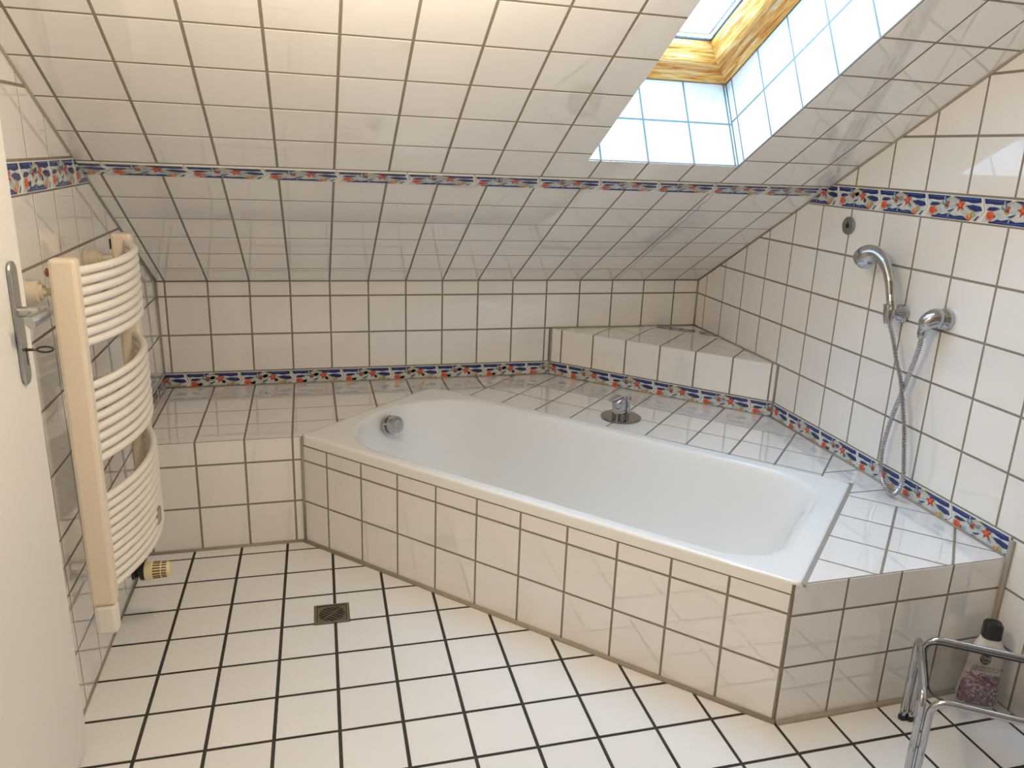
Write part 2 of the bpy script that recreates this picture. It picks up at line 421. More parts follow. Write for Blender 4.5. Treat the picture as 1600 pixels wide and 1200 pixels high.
def motif():
    D = []   # (layer, colour, polygon), tile runs 0..FL_ by 0..FH
    H = FH
    def add(l, c, p): D.append((l, FN[c], p))
    # edge-to-edge pale ground inside a white margin
    add(1, 'ice', [(0.05, 0.03), (1.20, 0.03), (1.33, 0.2), (1.26, H-0.035), (0.05, H-0.035), (0.13, 0.2)])
    # navy swells at top and bottom, thin blue lines
    add(2, 'navy', [(0.035,H-0.028),(0.60,H-0.028),(0.56,H-0.06),(0.46,H-0.10),(0.34,H-0.125),(0.20,H-0.11),(0.07,H-0.115)])
    add(2, 'navy', [(0.66,H-0.028),(1.275,H-0.028),(1.30,H-0.10),(1.14,H-0.135),(0.98,H-0.105),(0.82,H-0.12)])
    add(3, 'mid', wave(0.10, 0.52, H-0.055, 0.004, 0.007)); add(3, 'mid', wave(0.78, 1.24, H-0.055, 0.004, 0.007))
    add(2, 'navy', [(0.20,0.022),(1.10,0.022),(1.06,0.075),(0.90,0.098),(0.74,0.080),(0.60,0.118),(0.46,0.085),(0.34,0.105),(0.22,0.07)])
    add(3, 'mid', wave(0.34, 0.98, 0.05, 0.006, 0.007))
    add(2, 'navy', [(1.19,0.03),(1.235,0.03),(1.30,0.12),(1.27,0.12)])
    add(2, 'navy', [(0.12,0.235),(0.17,0.29),(0.30,0.295),(0.40,0.275),(0.34,0.235),(0.2,0.225)])
    add(2, 'navy', [(0.97,0.275),(1.12,0.30),(1.30,0.28),(1.345,0.215),(1.22,0.185),(1.08,0.215)])
    for y in (0.125, 0.155, 0.185):
        add(2, 'white', wave(0.60, 0.90, y, 0.006, 0.0085, 9, taper=False))
        add(2, 'grey', wave(0.60, 0.90, y-0.014, 0.006, 0.003, 9, taper=False))
    add(2, 'white', wave(0.12, 0.46, 0.325, 0.003, 0.009)); add(2, 'white', wave(0.84, 1.26, 0.318, 0.003, 0.009))
    add(2, 'grey', wave(0.12, 0.44, 0.308, 0.003, 0.003)); add(2, 'grey', wave(0.84, 1.26, 0.302, 0.003, 0.003))
    # pale rope of shells arching over the tile
    add(3, 'olive', ribbon([(0.22,0.20),(0.40,0.27),(0.54,0.36),(0.66,0.405),(0.80,0.36),(0.95,0.27),(1.10,0.19)], [0.006,0.007,0.01,0.012,0.012,0.01,0.008]))
    add(3, 'pale', [(0.14,0.045),(0.30,0.06),(0.45,0.14),(0.40,0.21),(0.26,0.205),(0.16,0.14)])
    add(3, 'pale', [(0.50,0.24),(0.66,0.20),(0.80,0.25),(0.80,0.34),(0.68,0.385),(0.56,0.36),(0.48,0.30)])
    add(3, 'pale', [(0.80,0.24),(0.90,0.27),(1.03,0.18),(1.12,0.07),(1.02,0.05),(0.90,0.14)])
    add(3, 'ice', ell(0.66, 0.30, 0.07, 0.045, 10, 0.3)); add(3, 'ice', ell(0.36, 0.13, 0.06, 0.035, 10, 0.5)); add(3, 'ice', ell(0.93, 0.19, 0.05, 0.04, 10, -0.8))
    # rose
    R = [(0.215+0.088*(1+0.10*math.cos(5*a))*math.cos(a), 0.145+0.083*(1+0.10*math.cos(5*a))*math.sin(a)) for a in [2*math.pi*i/20 for i in range(20)]]
    add(4, 'coral', R); add(5, 'red', ell(0.212, 0.148, 0.052, 0.050, 12)); add(6, 'coral', ell(0.220, 0.152, 0.030, 0.028, 10)); add(7, 'maroon', ell(0.214, 0.148, 0.012, 0.014, 8))
    add(4, 'maroon', [(0.29,0.10),(0.33,0.14),(0.31,0.17),(0.285,0.15)])
    # blue snail, red and olive shells
    add(4, 'teal', ell(0.475, 0.31, 0.062, 0.060, 12)); add(5, 'pale', ell(0.465, 0.32, 0.030, 0.026, 10)); add(5, 'grey', ell(0.485, 0.29, 0.018, 0.02, 8))
    add(4, 'white', [(0.455,0.36),(0.475,0.36),(0.470,0.41),(0.460,0.41)])
    add(4, 'maroon', ell(0.535, 0.235, 0.05, 0.045, 10)); add(5, 'red', ell(0.565, 0.30, 0.028, 0.034, 10)); add(5, 'olive', ell(0.55, 0.205, 0.03, 0.02, 8)); add(5, 'orange', ell(0.515, 0.215, 0.018, 0.022, 8))
    # swallow-tailed blue fish
    add(4, 'teal', ribbon([(0.60,0.055),(0.615,0.11),(0.65,0.16),(0.72,0.20)], [0.016,0.018,0.022,0.008]))
    add(5, 'navy', ribbon([(0.575,0.15),(0.63,0.165),(0.72,0.205)], [0.006,0.014,0.004])); add(5, 'white', ribbon([(0.60,0.065),(0.617,0.11),(0.65,0.15)], 0.005))
    # starfish
    add(4, 'maroon', star(0.848, 0.272, 0.125, 0.052)); add(5, 'red', star(0.845, 0.277, 0.112, 0.043)); add(6, 'coral', star(0.843, 0.281, 0.062, 0.022))
    # orange whelk and olive shell
    add(4, 'maroon', ell(1.075, 0.088, 0.066, 0.060, 12)); add(5, 'orange', ell(1.070, 0.095, 0.058, 0.054, 12)); add(6, 'coral', ell(1.055, 0.085, 0.030, 0.034, 10)); add(7, 'ice', ell(1.085, 0.11, 0.014, 0.018, 8))
    add(4, 'olive', [(1.10,0.16),(1.13,0.215),(1.20,0.18),(1.215,0.11),(1.15,0.08)]); add(5, 'grey', ell(1.165, 0.14, 0.022, 0.03, 8))
    return D
MOTIF = motif()
def outline(gap=0.008):
    return [(0.0-0.075+gap, 0.0+0.01), (FL_-0.075-gap, 0.01), (FL_+0.085-gap, FH*0.47), (FL_-gap, FH-0.01), (gap, FH-0.01), (0.085+gap, FH*0.47)]
def frieze_geo(cl):
    vs, fs, mi = [], [], []
    def put(P, n0, n1, c, solid):
        Q = [(x,y,True) for x,y in P]
        for nx, ny, d in cl:
            Q = clip(Q, nx, ny, d)
            if not Q: return
        if abs(area(Q)) < 1e-6: return
        if area(Q) < 0: Q = Q[::-1]
        k = len(vs); n = len(Q)
        if solid:
            vs.extend([(x,y,n0) for x,y,_ in Q]+[(x,y,n1) for x,y,_ in Q]); fs.append(tuple(range(k+n,k+2*n))); mi.append(c)
            for i in range(n): fs.append((k+i,k+(i+1)%n,k+n+(i+1)%n,k+n+i)); mi.append(c)
        else:
            vs.extend([(x,y,n1) for x,y,_ in Q]); fs.append(tuple(range(k,k+n))); mi.append(c)
    put(outline(), -0.004, 0.030, 0, True)
    for l, c, P in MOTIF: put(P, 0, 0.030+0.0012*l, c, False)
    return vs, fs, mi
FZ_FULL = []
def frieze(f, parent, u0, u1, v0, phase, clips=None):
    n0 = math.floor((u0-phase)/FL_)-1
    k = n0
    while phase+k*FL_ < u1+0.1:
        s = phase+k*FL_; k += 1
        if s+FL_+0.1 < u0: continue
        cl = [(-1,0,-(u0+0.012-s)), (1,0,u1-0.012-s)]
        for nx, ny, d in (clips or []): cl.append((nx, ny, d-0.012-nx*s-ny*v0))
        inside = all(all(nx*x+ny*y <= d for x,y in outline()) for nx,ny,d in cl)
        if inside and FZ_FULL: me = FZ_FULL[0]
        else:
            vs, fs, mi = frieze_geo([] if inside else cl)
            if not fs: continue
            me = bpy.data.meshes.new('frieze_tile'); me.from_pydata([(x*T,y*T,z*T) for x,y,z in vs], [], fs); me.update()
            for m_ in FR: me.materials.append(m_)
            me.polygons.foreach_set('material_index', mi)
            if inside: FZ_FULL.append(me)
        o = bpy.data.objects.new('frieze_tile', me); COL.objects.link(o); o.parent = parent
        w = W(f.p(s, v0)); o.matrix_local = Matrix.Translation(w-ORG[parent]) @ f.rot(); ORG[o] = w

def rng(a, b, step=1.0):
    n = int(round((b-a)/step)); return [a+step*i for i in range(n+1)]
ct, st = math.cos(TH), math.sin(TH); TT = math.tan(TH)
Fback = Frame((0,0,0), (1,0,0), (0,0,1))
Fslope = Frame((0,0,KNEE), (1,0,0), (0,-ct,st))
Fleft = Frame((-0.195,0,0), (0.004,1,0), (-0.014,0,1))
Fright = Frame((14.788,0,0), (-0.009,-1,0), (0,0,1))
Ffloor = Frame((0.78,-8.47,ZF), (1,-0.0142,0), (0.0142,1,0))
Fdeck = Frame((0,0,-0.392), (1,0,0), (0,1,0))
Fdiag = Frame((0,0,-0.392), (1,-1,0), (1,1,0))
Fledge = Frame((0,0,0.985), (1,-1,0), (1,1,0))
R2 = math.sqrt(2)
YB, YEND = 0.0, -26.0        # knee wall and the wall behind the camera
XR = lambda y: 14.788+0.009*y
# ------------------------------------------------------------------ room shell
def structure(name, geo, m):
    o = mk(name, geo[0], geo[1], m); o['kind'] = 'structure'; return o
floor = structure('floor', slab(Frame((0,0,ZF),(1,0,0),(0,1,0)), -1.2, 15.6, YEND-.5, 0.9, -0.6, -0.012), M['floor_grout'])
wall_back = structure('wall_back', slab(Fback, -1.0, 15.5, ZF-.5, KNEE, -0.9, 0), M['grout'])
wall_left = structure('wall_left', prismg(Fleft, [(-19.9,ZF-.5),(0.9,ZF-.5),(0.9,KNEE),(0,KNEE),(-19.9,KNEE+19.9*TT)], -0.9, 0), M['grout'])
wall_right = structure('wall_right', prismg(Fright, [(-0.9,ZF-.5),(19.9,ZF-.5),(19.9,KNEE+19.9*TT),(0,KNEE),(-0.9,KNEE)], -0.9, 0), M['grout'])
SK = (8.74, 12.0, 7.15, 14.7)             # skylight opening on the slope: x0, x1, s0, s1
TOPS = 21.4
pieces = [slab(Fslope, -1.2, SK[0], -0.5, TOPS, -0.45, 0), slab(Fslope, SK[1], 15.7, -0.5, TOPS, -0.45, 0),
          slab(Fslope, SK[0], SK[1], -0.5, SK[2], -0.45, 0), slab(Fslope, SK[0], SK[1], SK[3], TOPS, -0.45, 0)]
ceiling = structure('ceiling', join_geo(*pieces), M['grout'])
zt = KNEE+TOPS*st; yt = -TOPS*ct
g = join_geo(boxg((-1.2, YEND-.6, zt-0.1), (15.7, yt+0.3, zt+0.5)))
flat = structure('ceiling_flat', g, M['plaster'])
structure('wall_rear', boxg((-1.2, YEND-0.6, ZF-.3), (15.7, YEND, zt)), M['plaster_rear'])
structure('wall_left_rear', boxg((-1.2, YEND-.2, ZF-.3), (-0.25, -19.8, zt)), M['plaster'])
structure('wall_right_rear', boxg((14.6, YEND-.2, ZF-.3), (15.7, -19.8, zt)), M['plaster'])

# knee wall tiles and frieze
WB = [(-0.20,-0.45),(14.788,-0.45),(14.788,KNEE),(-0.20,KNEE)]
cols = [-1]+rng(0,14)+[15]
ledge_b = [(10.155,-1),(15.2,-1),(15.2,0.985),(10.155,0.985)]
field(Fback, wall_back, cols, [0,1,2,3], [(-0.21,0),(14.79,0),(14.79,KNEE),(-0.21,KNEE)], [ledge_b], edge_g=0.022)
frieze(Fback, wall_back, -0.2, 10.17, -0.45, 0.30)
# left wall
slope_l = [(-9.98,ZF),(0,ZF),(0,KNEE),(-9.98,KNEE+9.98*TT)]
deck_l = [(-4.14,-9),(0.5,-9),(0.5,-0.45),(-4.14,-0.45)]
lc = rng(-11,0)
field(Fleft, wall_left, lc, [ZF-.1,-1.91,-0.92,-0.45], slope_l, [deck_l], edge_g=0.03)
field(Fleft, wall_left, [-10,-9,-8,-7,-6,-5,-4.14], [-0.45,0], slope_l, edge_g=0.03)
field(Fleft, wall_left, lc, rng(0,5), slope_l, edge_g=0.03)
field(Fleft, wall_left, lc, [5.455,6.455,7.455,8.455], slope_l, edge_g=0.03)
frieze(Fleft, wall_left, -4.14, 0, -0.45, -1.2)
nl = math.hypot(TT,1); slope_clip = [(TT/nl, 1/nl, KNEE/nl)]
frieze(Fleft, wall_left, -9.98, 0, 5.0, -5.87, [(TT/nl,1/nl,KNEE/nl-0.02)])
rl = [(-19.8,ZF),(-9.98,ZF),(-9.98,KNEE+9.98*TT),(-19.8,KNEE+19.8*TT)]
field(Fleft, wall_left, rng(-20,-9), [ZF,-1.91,-0.92]+rng(0,5)+rng(5.455,12.455), rl, joined=True)
# right wall
rc = [-.49]+rng(0.512,13.512)
slope_r = [(0,-0.45),(13.53,-0.45),(13.53,KNEE+13.53*TT),(0,KNEE)]
ledge_r = [(-1,-1),(4.64,-1),(4.64,0.985),(-1,0.985)]
field(Fright, wall_right, rc, rng(0,5), slope_r, [ledge_r], edge_g=0.024)
field(Fright, wall_right, rc, rng(5.455,9.455), slope_r, edge_g=0.024)
frieze(Fright, wall_right, 0, 13.53, 5.0, 8.59, [(-TT/nl,1/nl,KNEE/nl)])
frieze(Fright, wall_right, 4.66, 11.86, -0.45, 5.30)
field(Fright, wall_right, [11.86,12.512,13.512], [-0.92,0], [(11.86,-.92),(13.53,-.92),(13.53,0.0),(11.86,0.0)])
field(Fright, wall_right, [11.86,12.512,13.512], [ZF,-1.92,-0.92], [(11.86,ZF),(13.53,ZF),(13.53,0),(11.86,0)])
field(Fright, wall_right, rng(13.512,20.512), [ZF,-1.92,-0.92]+rng(0,5)+rng(5.455,12.455), [(13.512,ZF),(19.8,ZF),(19.8,KNEE+19.8*TT),(13.512,KNEE+13.512*TT)], joined=True)
# roof slope: six rows, the frieze, then rows to above the frame
s_rows = [-0.042]+rng(0.958,4.958)+[5.905]
t_rows = rng(6.40,14.40)
reg = [(-0.19,0),(14.788,0),(14.74,5.9),(14.66,14.4),(-0.40,14.4),(-0.30,5.9)]
sky_hole = [(SK[0],SK[2]),(SK[1],SK[2]),(SK[1],30),(SK[0],30)]
field(Fslope, ceiling, cols, s_rows, reg, edge_g=0.03)
field(Fslope, ceiling, cols, t_rows, reg, [sky_hole], edge_g=0.03, hole_g=0.0)
frieze(Fslope, ceiling, -0.29, 14.73, 5.928, 0.11)
field(Fslope, ceiling, cols, rng(14.4,21.4), [(-0.4,14.4),(14.66,14.4),(14.66,TOPS),(-0.4,TOPS)], [[(SK[0],14),(SK[1],14),(SK[1],SK[3]),(SK[0],SK[3])]], joined=True)
ck = [tuple(Fslope.p(12.13+0.025*math.sin(i*1.7)*random.random(), 0.05+5.8*i/40, 0.0085)) for i in range(41)]
mk('hairline_crack', *tubeg(ck, 0.0045, 5), M['grout'], ceiling)
# corner joints (silicone) where the planes meet
def joint(name, a, b, r, parent, m=None):
    v, f = tubeg([a, b], r, 8); mk(name, v, f, m or M['joint'], parent, smooth=True)
joint('corner_joint', (-0.185,-0.03,KNEE-.01), (14.77,-0.03,KNEE-.01), 0.012, wall_back)
joint('corner_joint', (-0.19,-0.01,-0.4), (-0.20,-0.01,KNEE), 0.034, wall_left)
joint('corner_joint', tuple(Fleft.p(0,KNEE,0.0)), tuple(Fleft.p(-13,KNEE+13*TT,0.0)), 0.042, wall_left)
joint('corner_joint', tuple(Fright.p(0,KNEE,0.0)), tuple(Fright.p(13.5,KNEE+13.5*TT,0.0)), 0.045, wall_right)
joint('corner_joint', (14.775,-0.02,0.98), (14.775,-0.02,KNEE), 0.034, wall_right)
joint('corner_joint', (-0.19,-4.1,ZF), (-0.22,-19,ZF), 0.05, wall_left)
# floor
fr = [-1.2]; 
fu = [0.98*k for k in range(-2,16)]; fv = [0.988*j for j in range(-6,6)]
A_, B_ = (3.2,-4.18), (10.55,-11.87)      # foot of the tub panel
def to_floor(x, y):
    d = Vector((x,y,ZF))-Ffloor.O; return (d.dot(Ffloor.U), d.dot(Ffloor.V))
drain_c = (3.675,-7.245)
regF = [to_floor(*p) for p in [(-0.2,-13.6),(-0.2,-4.14),(3.2,-4.14),(14.69,-4.14),(14.69,-13.6)]]
holeF = [to_floor(*p) for p in [A_, (3.2,9), (40,9), (40,-11.87), B_]]
dr = 0.335
dc_ = to_floor(*drain_c); holeD = [(dc_[0]-dr,dc_[1]-dr),(dc_[0]+dr,dc_[1]-dr),(dc_[0]+dr,dc_[1]+dr),(dc_[0]-dr,dc_[1]+dr)]
fv = [v for v in fv]
field(Ffloor, floor, fu, [0.988*j for j in range(-5,6)], regF, [holeF, holeD], g=0.028, m=M['floor_tile'], h=0.006, edge_g=0.03, hole_g=0.0)
v5 = 0.988*-5
field(Ffloor, floor, fu, [0.988*j for j in range(-18,-4)], [(-1,-18),(13.92,-18),(13.92,v5),(-1,v5)], g=0.028, m=M['floor_tile'], h=0.006, joined=True)

# ------------------------------------------------------------------ skylight: window_1
window = structure('window_1', join_geo(
    slab(Fslope, SK[0]-0.30, SK[0], SK[2]-.3, SK[3]+.3, -2.7, -0.42), slab(Fslope, SK[1], SK[1]+0.30, SK[2]-.3, SK[3]+.3, -2.7, -0.42),
    slab(Fslope, SK[0], SK[1], SK[2]-.3, SK[2], -2.7, -0.42), slab(Fslope, SK[0], SK[1], SK[3], SK[3]+.3, -2.7, -0.42)), M['grout'])
window['label'] = 'roof window in the tiled slope with a flaking pine frame'
Q = 1.85
GR = mat('pale_reveal_grout', (0.20, 0.215, 0.21), 0.8); 
rev = mk('reveal_bed', *join_geo(slab(Fslope, SK[1]-.004, SK[1]+0.02, SK[2], SK[3], -Q, -0.01), slab(Fslope, SK[0]-.02, SK[0]+.004, SK[2], SK[3], -Q, -0.01),
    slab(Fslope, SK[0], SK[1], SK[2]-0.02, SK[2]+.004, -Q, -0.01), slab(Fslope, SK[0], SK[1], SK[3]-.004, SK[3]+0.02, -Q, -0.01)), GR, window)
def sp(u, s, q): return Fslope.p(u, s, -q)   # q: depth into the roof
Frv_b = Frame(sp(0,SK[2],0), Fslope.U, -Fslope.N)      # bottom reveal, normal points up the slope
Frv_r = Frame(sp(SK[1],0,0), Fslope.V, -Fslope.N)      # right reveal
if Frv_b.N.dot(Fslope.V) < 0: Frv_b = Frame(sp(0,SK[2],0), -Fslope.U, -Fslope.N)
if Frv_r.N.dot(Fslope.U) > 0: Frv_r = Frame(sp(SK[1],0,0), -Fslope.V, -Fslope.N)
sg = 1 if Frv_b.U.dot(Fslope.U) > 0 else -1
def srt(a): return sorted(a)
bu = srt([sg*k for k in [8.74,9,10,11,11.93,12.0]])
field(Frv_b, window, bu, [0.0,0.93,1.85], [(min(sg*8.74,sg*12),0),(max(sg*8.74,sg*12),0),(max(sg*8.74,sg*12),1.85),(min(sg*8.74,sg*12),1.85)], edge_g=0.012, h=0.007)
sg2 = 1 if Frv_r.U.dot(Fslope.V) > 0 else -1
ru = srt([sg2*k for k in [7.15,7.37]+rng(8.37,14.37)+[14.7]])
rr_ = [(min(sg2*7.15,sg2*14.7),0),(max(sg2*7.15,sg2*14.7),0),(max(sg2*7.15,sg2*14.7),1.85),(min(sg2*7.15,sg2*14.7),1.85)]
field(Frv_r, window, ru, [0.0,0.98,1.85], rr_, edge_g=0.012, h=0.007)
Frv_l = Frame(sp(SK[0],0,0), Fslope.V, -Fslope.N)
if Frv_l.N.dot(Fslope.U) < 0: Frv_l = Frame(sp(SK[0],0,0), -Fslope.V, -Fslope.N)
sg3 = 1 if Frv_l.U.dot(Fslope.V) > 0 else -1
lu = srt([sg3*k for k in [7.15,7.37]+rng(8.37,14.37)+[14.7]])
field(Frv_l, window, lu, [0.0,0.98,1.85], [(min(lu),0),(max(lu),0),(max(lu),1.85),(min(lu),1.85)], edge_g=0.012, h=0.007)
# wooden frame: outer frame (in the reveal) and sash, built as mitred profiled rails
def rail(name, p0, p1, prof, inn, dep, parent, m):
    """profile in (inward, depth) swept from p0 to p1 with mitred ends"""
    vs = []; n = len(prof); d = (Vector(p1)-Vector(p0)).normalized()
    for a, dep_ in prof: vs.append(tuple(Vector(p0)+inn*a+dep*dep_+d*a))
    for a, dep_ in prof: vs.append(tuple(Vector(p1)+inn*a+dep*dep_-d*a))
    fs = [tuple(range(n)), tuple(range(2*n-1,n-1,-1))]+[(i,n+i,n+(i+1)%n,(i+1)%n) for i in range(n)]
    mk(name, vs, fs, m, parent, bevel=0.0008)
def ring(name, x0, x1, s0, s1, q, prof, parent, m):
    U, V, D = Fslope.U, Fslope.V, -Fslope.N
    a, b, c, d = sp(x0,s0,q), sp(x1,s0,q), sp(x1,s1,q), sp(x0,s1,q)
    m2 = M['wood_slope'] if m is M['wood'] else m
    rail(name, a, b, prof, V, D, parent, m); rail(name, b, c, prof, -U, D, parent, m2)
    rail(name, c, d, prof, -V, D, parent, m); rail(name, d, a, prof, U, D, parent, m2)
wf = mk('window_frame', *join_geo(slab(Fslope, SK[0]-.05, SK[0]+.02, SK[2], SK[3], -2.68, -Q), slab(Fslope, SK[1]-.02, SK[1]+.05, SK[2], SK[3], -2.68, -Q)), M['wood'], window)
ring('frame_rail', SK[0], SK[1]+0.02, SK[2]-0.02, SK[3], Q, [(0,0),(0.06,0),(0.20,0.10),(0.22,0.14),(0.30,0.20),(0.30,0.62),(0,0.62)], wf, M['wood'])
sash = mk('window_sash', *join_geo(slab(Fslope, SK[0]+.1, SK[0]+.2, SK[2]+.2, SK[3]-.2, -2.6, -2.5), slab(Fslope, SK[1]-.2, SK[1]-.1, SK[2]+.2, SK[3]-.2, -2.6, -2.5)), M['wood'], window)
ring('sash_rail', SK[0]+0.32, SK[1]-0.30, SK[2]+0.30, SK[3]-0.3, Q+0.16, [(0,0),(0.10,0.0),(0.13,0.03),(0.26,0.30),(0.28,0.42),(0,0.5)], sash, M['wood'])
ring('glazing_seal', SK[0]+0.58, SK[1]-0.56, SK[2]+0.56, SK[3]-0.56, Q+0.56, [(0,0),(0.035,0),(0.035,0.05),(0,0.05)], sash, M['seal'])
ring('outer_bead', SK[0]+0.61, SK[1]-0.59, SK[2]+0.59, SK[3]-0.59, Q+0.66, [(0,0),(0.07,0),(0.07,0.05),(0,0.05)], sash, M['alu'])
v, f = slab(Fslope, SK[0]+0.55, SK[1]-0.53, SK[2]+0.53, SK[3]-0.53, -(Q+0.655), -(Q+0.62))
mk('window_pane', v, f, M['pane'], window)
pc = W(sp((SK[0]+SK[1])/2, (SK[2]+SK[3])/2, Q+0.75)); pt = pc+Fslope.N
area_light('sky_portal', pc, pt, (SK[1]-SK[0]-1.0)*T, (SK[3]-SK[2]-1.0)*T, 1.0, (1,1,1), portal=True)
# ------------------------------------------------------------------ bath surround (deck), corner ledge
TL0 = Vector((3.17,-4.14)); TL1 = Vector((10.59,-11.94)); e1 = (TL1-TL0).normalized(); e2 = Vector((-e1.y,e1.x))
TLEN, TWID = 10.76, 4.72
def tub_xy(a, b): q = TL0+e1*a+e2*b; return (q.x, q.y)
def tubrect(g0): return [tub_xy(-g0,-g0), tub_xy(TLEN+g0,-g0), tub_xy(TLEN+g0,TWID+g0), tub_xy(-g0,TWID+g0)]
def dg(p): return ((p[0]-p[1])/R2, (p[0]+p[1])/R2)
surround = empty('bath_surround', (8,-6,ZF), 'white tiled masonry surround boxing in the bathtub, with a broad tiled deck', 'bath surround')
e = Vector((B_[0]-A_[0], B_[1]-A_[1])).normalized(); PL = math.hypot(B_[0]-A_[0], B_[1]-A_[1])
Fpan = Frame((A_[0],A_[1],0), (e.x,e.y,0), (0,0,1)); Fpl = Frame((0,-4.14,0), (1,0,0), (0,0,1)); Fp2 = Frame((0,-11.87,0), (1,0,0), (0,0,1))
UR = 15.46
tubh = halfs(tubrect(-0.12))
gs = [slab(Fpl, -0.19, 3.24, ZF, -0.398, -0.25, 0), slab(Fpan, 0, PL, ZF, -0.56, -0.12, 0), slab(Fp2, 10.5, 14.66, ZF, -0.398, -0.25, 0)]
def cp(P, *hs):
    P = [(x,y,True) for x,y in P]
    for nx, ny, d in hs:
        P = clip(P, nx, ny, d)
    return [(x,y) for x,y,_ in P]
c0 = TL0.dot(e1); c1 = TL0.dot(e2); I_ = 0.12
wallh = (1.0, -0.009, 14.77)
full_ = [(-0.19,-11.862),(15,-11.862),(15,-0.005),(-0.19,-0.005)]
gs += [prismg(Fdeck, P, -0.2, 0.0) for P in (
    cp(full_, (e1.x, e1.y, c0+I_), (0,-1,4.132)),
    cp(full_, (-e1.x,-e1.y,-(c0+I_)), (-e2.x,-e2.y,-(c1+TWID-I_)), wallh),
    cp(full_, (-e1.x,-e1.y,-(c0+TLEN-I_)), (e2.x,e2.y,c1+TWID-I_), wallh))]
mk('masonry', *join_geo(*gs), M['grout'], surround)
th_ = tubrect(0.0)
# deck, left part: square to the knee wall
field(Fdeck, surround, [-1]+rng(0,9), [-4.14,-3.12,-2.13,-1.13,0.0], [(-0.2,-4.15),(5.05,-4.15),(9.2,0),(-0.2,0.0)], [th_], edge_g=0.02)
# deck, long back part: square to the tub
regB = [(6.505,3.3),(UR,3.3),(UR,5.45),(14.1,6.8),(13.75,7.18),(7.28,7.18),(6.505,6.505)]
regB = [(6.505,2.0),(UR,2.0),(UR,5.40),(13.72,7.16),(7.2,7.16),(6.505,6.46)]
field(Fdiag, surround, [6.505+0.9955*k for k in range(10)], [2.95,3.95,4.95,5.947,7.18], regB, [[dg(p) for p in th_]], edge_g=0.02)
# small triangle by the tub corner, square to the right wall
k1 = UR*R2
tri = [(k1/2+3.126/R2, -k1/2+3.126/R2), (3.126*R2+10.35-0.26, -10.16), (14.69, -10.25), (14.70, 14.70-k1)]
tri = [(3.126/R2+UR/R2, 3.126/R2-UR/R2), (14.69, 3.126*R2-14.69), (14.70, 14.70-k1)]
field(Fdeck, surround, [12.7,13.7,14.8] if False else [11.0,15.0], [-10.6,-9.06,-8.06,-7.0], tri, [th_], edge_g=0.02)
# end of the deck right of the tub
def cut_poly(): return [dg(p) for p in [(10.5,-11.87),(14.68,-11.87),(14.69,3.126*R2-14.69)]]+[(15.5,3.126)]
ru_ = [dg((10.5,-11.87)), dg((14.68,-11.87)), dg((14.69,3.126*R2-14.69)), (15.4,3.126)]
field(Fdiag, surround, [14.9,15.96,16.956,17.96,19.0], [-2,-0.88,0.12,1.103,2.114,3.126], ru_, [[dg(p) for p in tubrect(0.045)]], edge_g=0.02, hole_g=0.012)
# panels
pc_ = [0]+[0.735+0.986*k for k in range(11)]+[PL+0.05]
pc_ = [0]+[0.735+0.987*k for k in range(10)]+[PL]
field(Fpan, surround, pc_, [ZF-.05,-1.915,-0.925,-0.57], [(0.02,ZF),(PL,ZF),(PL,-0.565),(0.02,-0.565)], edge_g=0.022)
field(Fpl, surround, [-1,0,1,2,3,3.4], [ZF-.05,-1.915,-0.925,-0.375], [(-0.2,ZF),(3.21,ZF),(3.21,-0.375),(-0.2,-0.375)], edge_g=0.014)
field(Fp2, surround, [10.53,11.51,12.525,13.55,14.9], [ZF-.05,-1.89,-0.945,-0.375], [(10.53,ZF),(14.69,ZF),(14.69,-0.375),(10.53,-0.375)], edge_g=0.014)
joint('floor_joint', (-0.2,-4.17,ZF+.01), (3.2,-4.17,ZF+.01), 0.045, surround)
joint('floor_joint', tuple(Fpan.p(0,ZF+.01,0.02)), tuple(Fpan.p(PL,ZF+.01,0.02)), 0.055, surround)
joint('floor_joint', (10.55,-11.9,ZF+.01), (14.68,-11.9,ZF+.01), 0.055, surround)
joint('corner_joint', tuple(Fpan.p(0.01,ZF,0.01)), tuple(Fpan.p(0.01,-0.40,0.01)), 0.035, surround)
joint('corner_joint', (14.65,-11.9,ZF), (14.65,-11.9,-0.05), 0.05, surround)
joint('deck_joint', (-0.18,-0.04,-0.375), (10.2,-0.04,-0.375), 0.022, surround)
joint('deck_joint', tuple(Fdiag.p(7.26,7.15,0.01)), tuple(Fdiag.p(13.73,7.15,0.01)), 0.022, surround)
joint('deck_joint', (XR(-4.7)-.04,-4.66,-0.375), (XR(-11.8)-.04,-11.86,-0.375), 0.026, surround)
for nm, (a_, b_), n1_ in (('tub_joint', (TLEN-0.02, TLEN+0.055), 0), ('tub_joint', (-0.03, 0.01), 1)):
    q_ = [tub_xy(a_, 0.10), tub_xy(b_, 0.10), tub_xy(b_, TWID+0.03), tub_xy(a_, TWID+0.03)]
    mk(nm, *prismg(Fdeck, q_, -0.05, 0.010), M['joint'], surround)
mk('tub_joint', *prismg(Fdeck, [tub_xy(0, TWID-0.01), tub_xy(TLEN, TWID-0.01), tub_xy(TLEN, TWID+0.03), tub_xy(0, TWID+0.03)], -0.05, 0.010), M['joint'], surround)
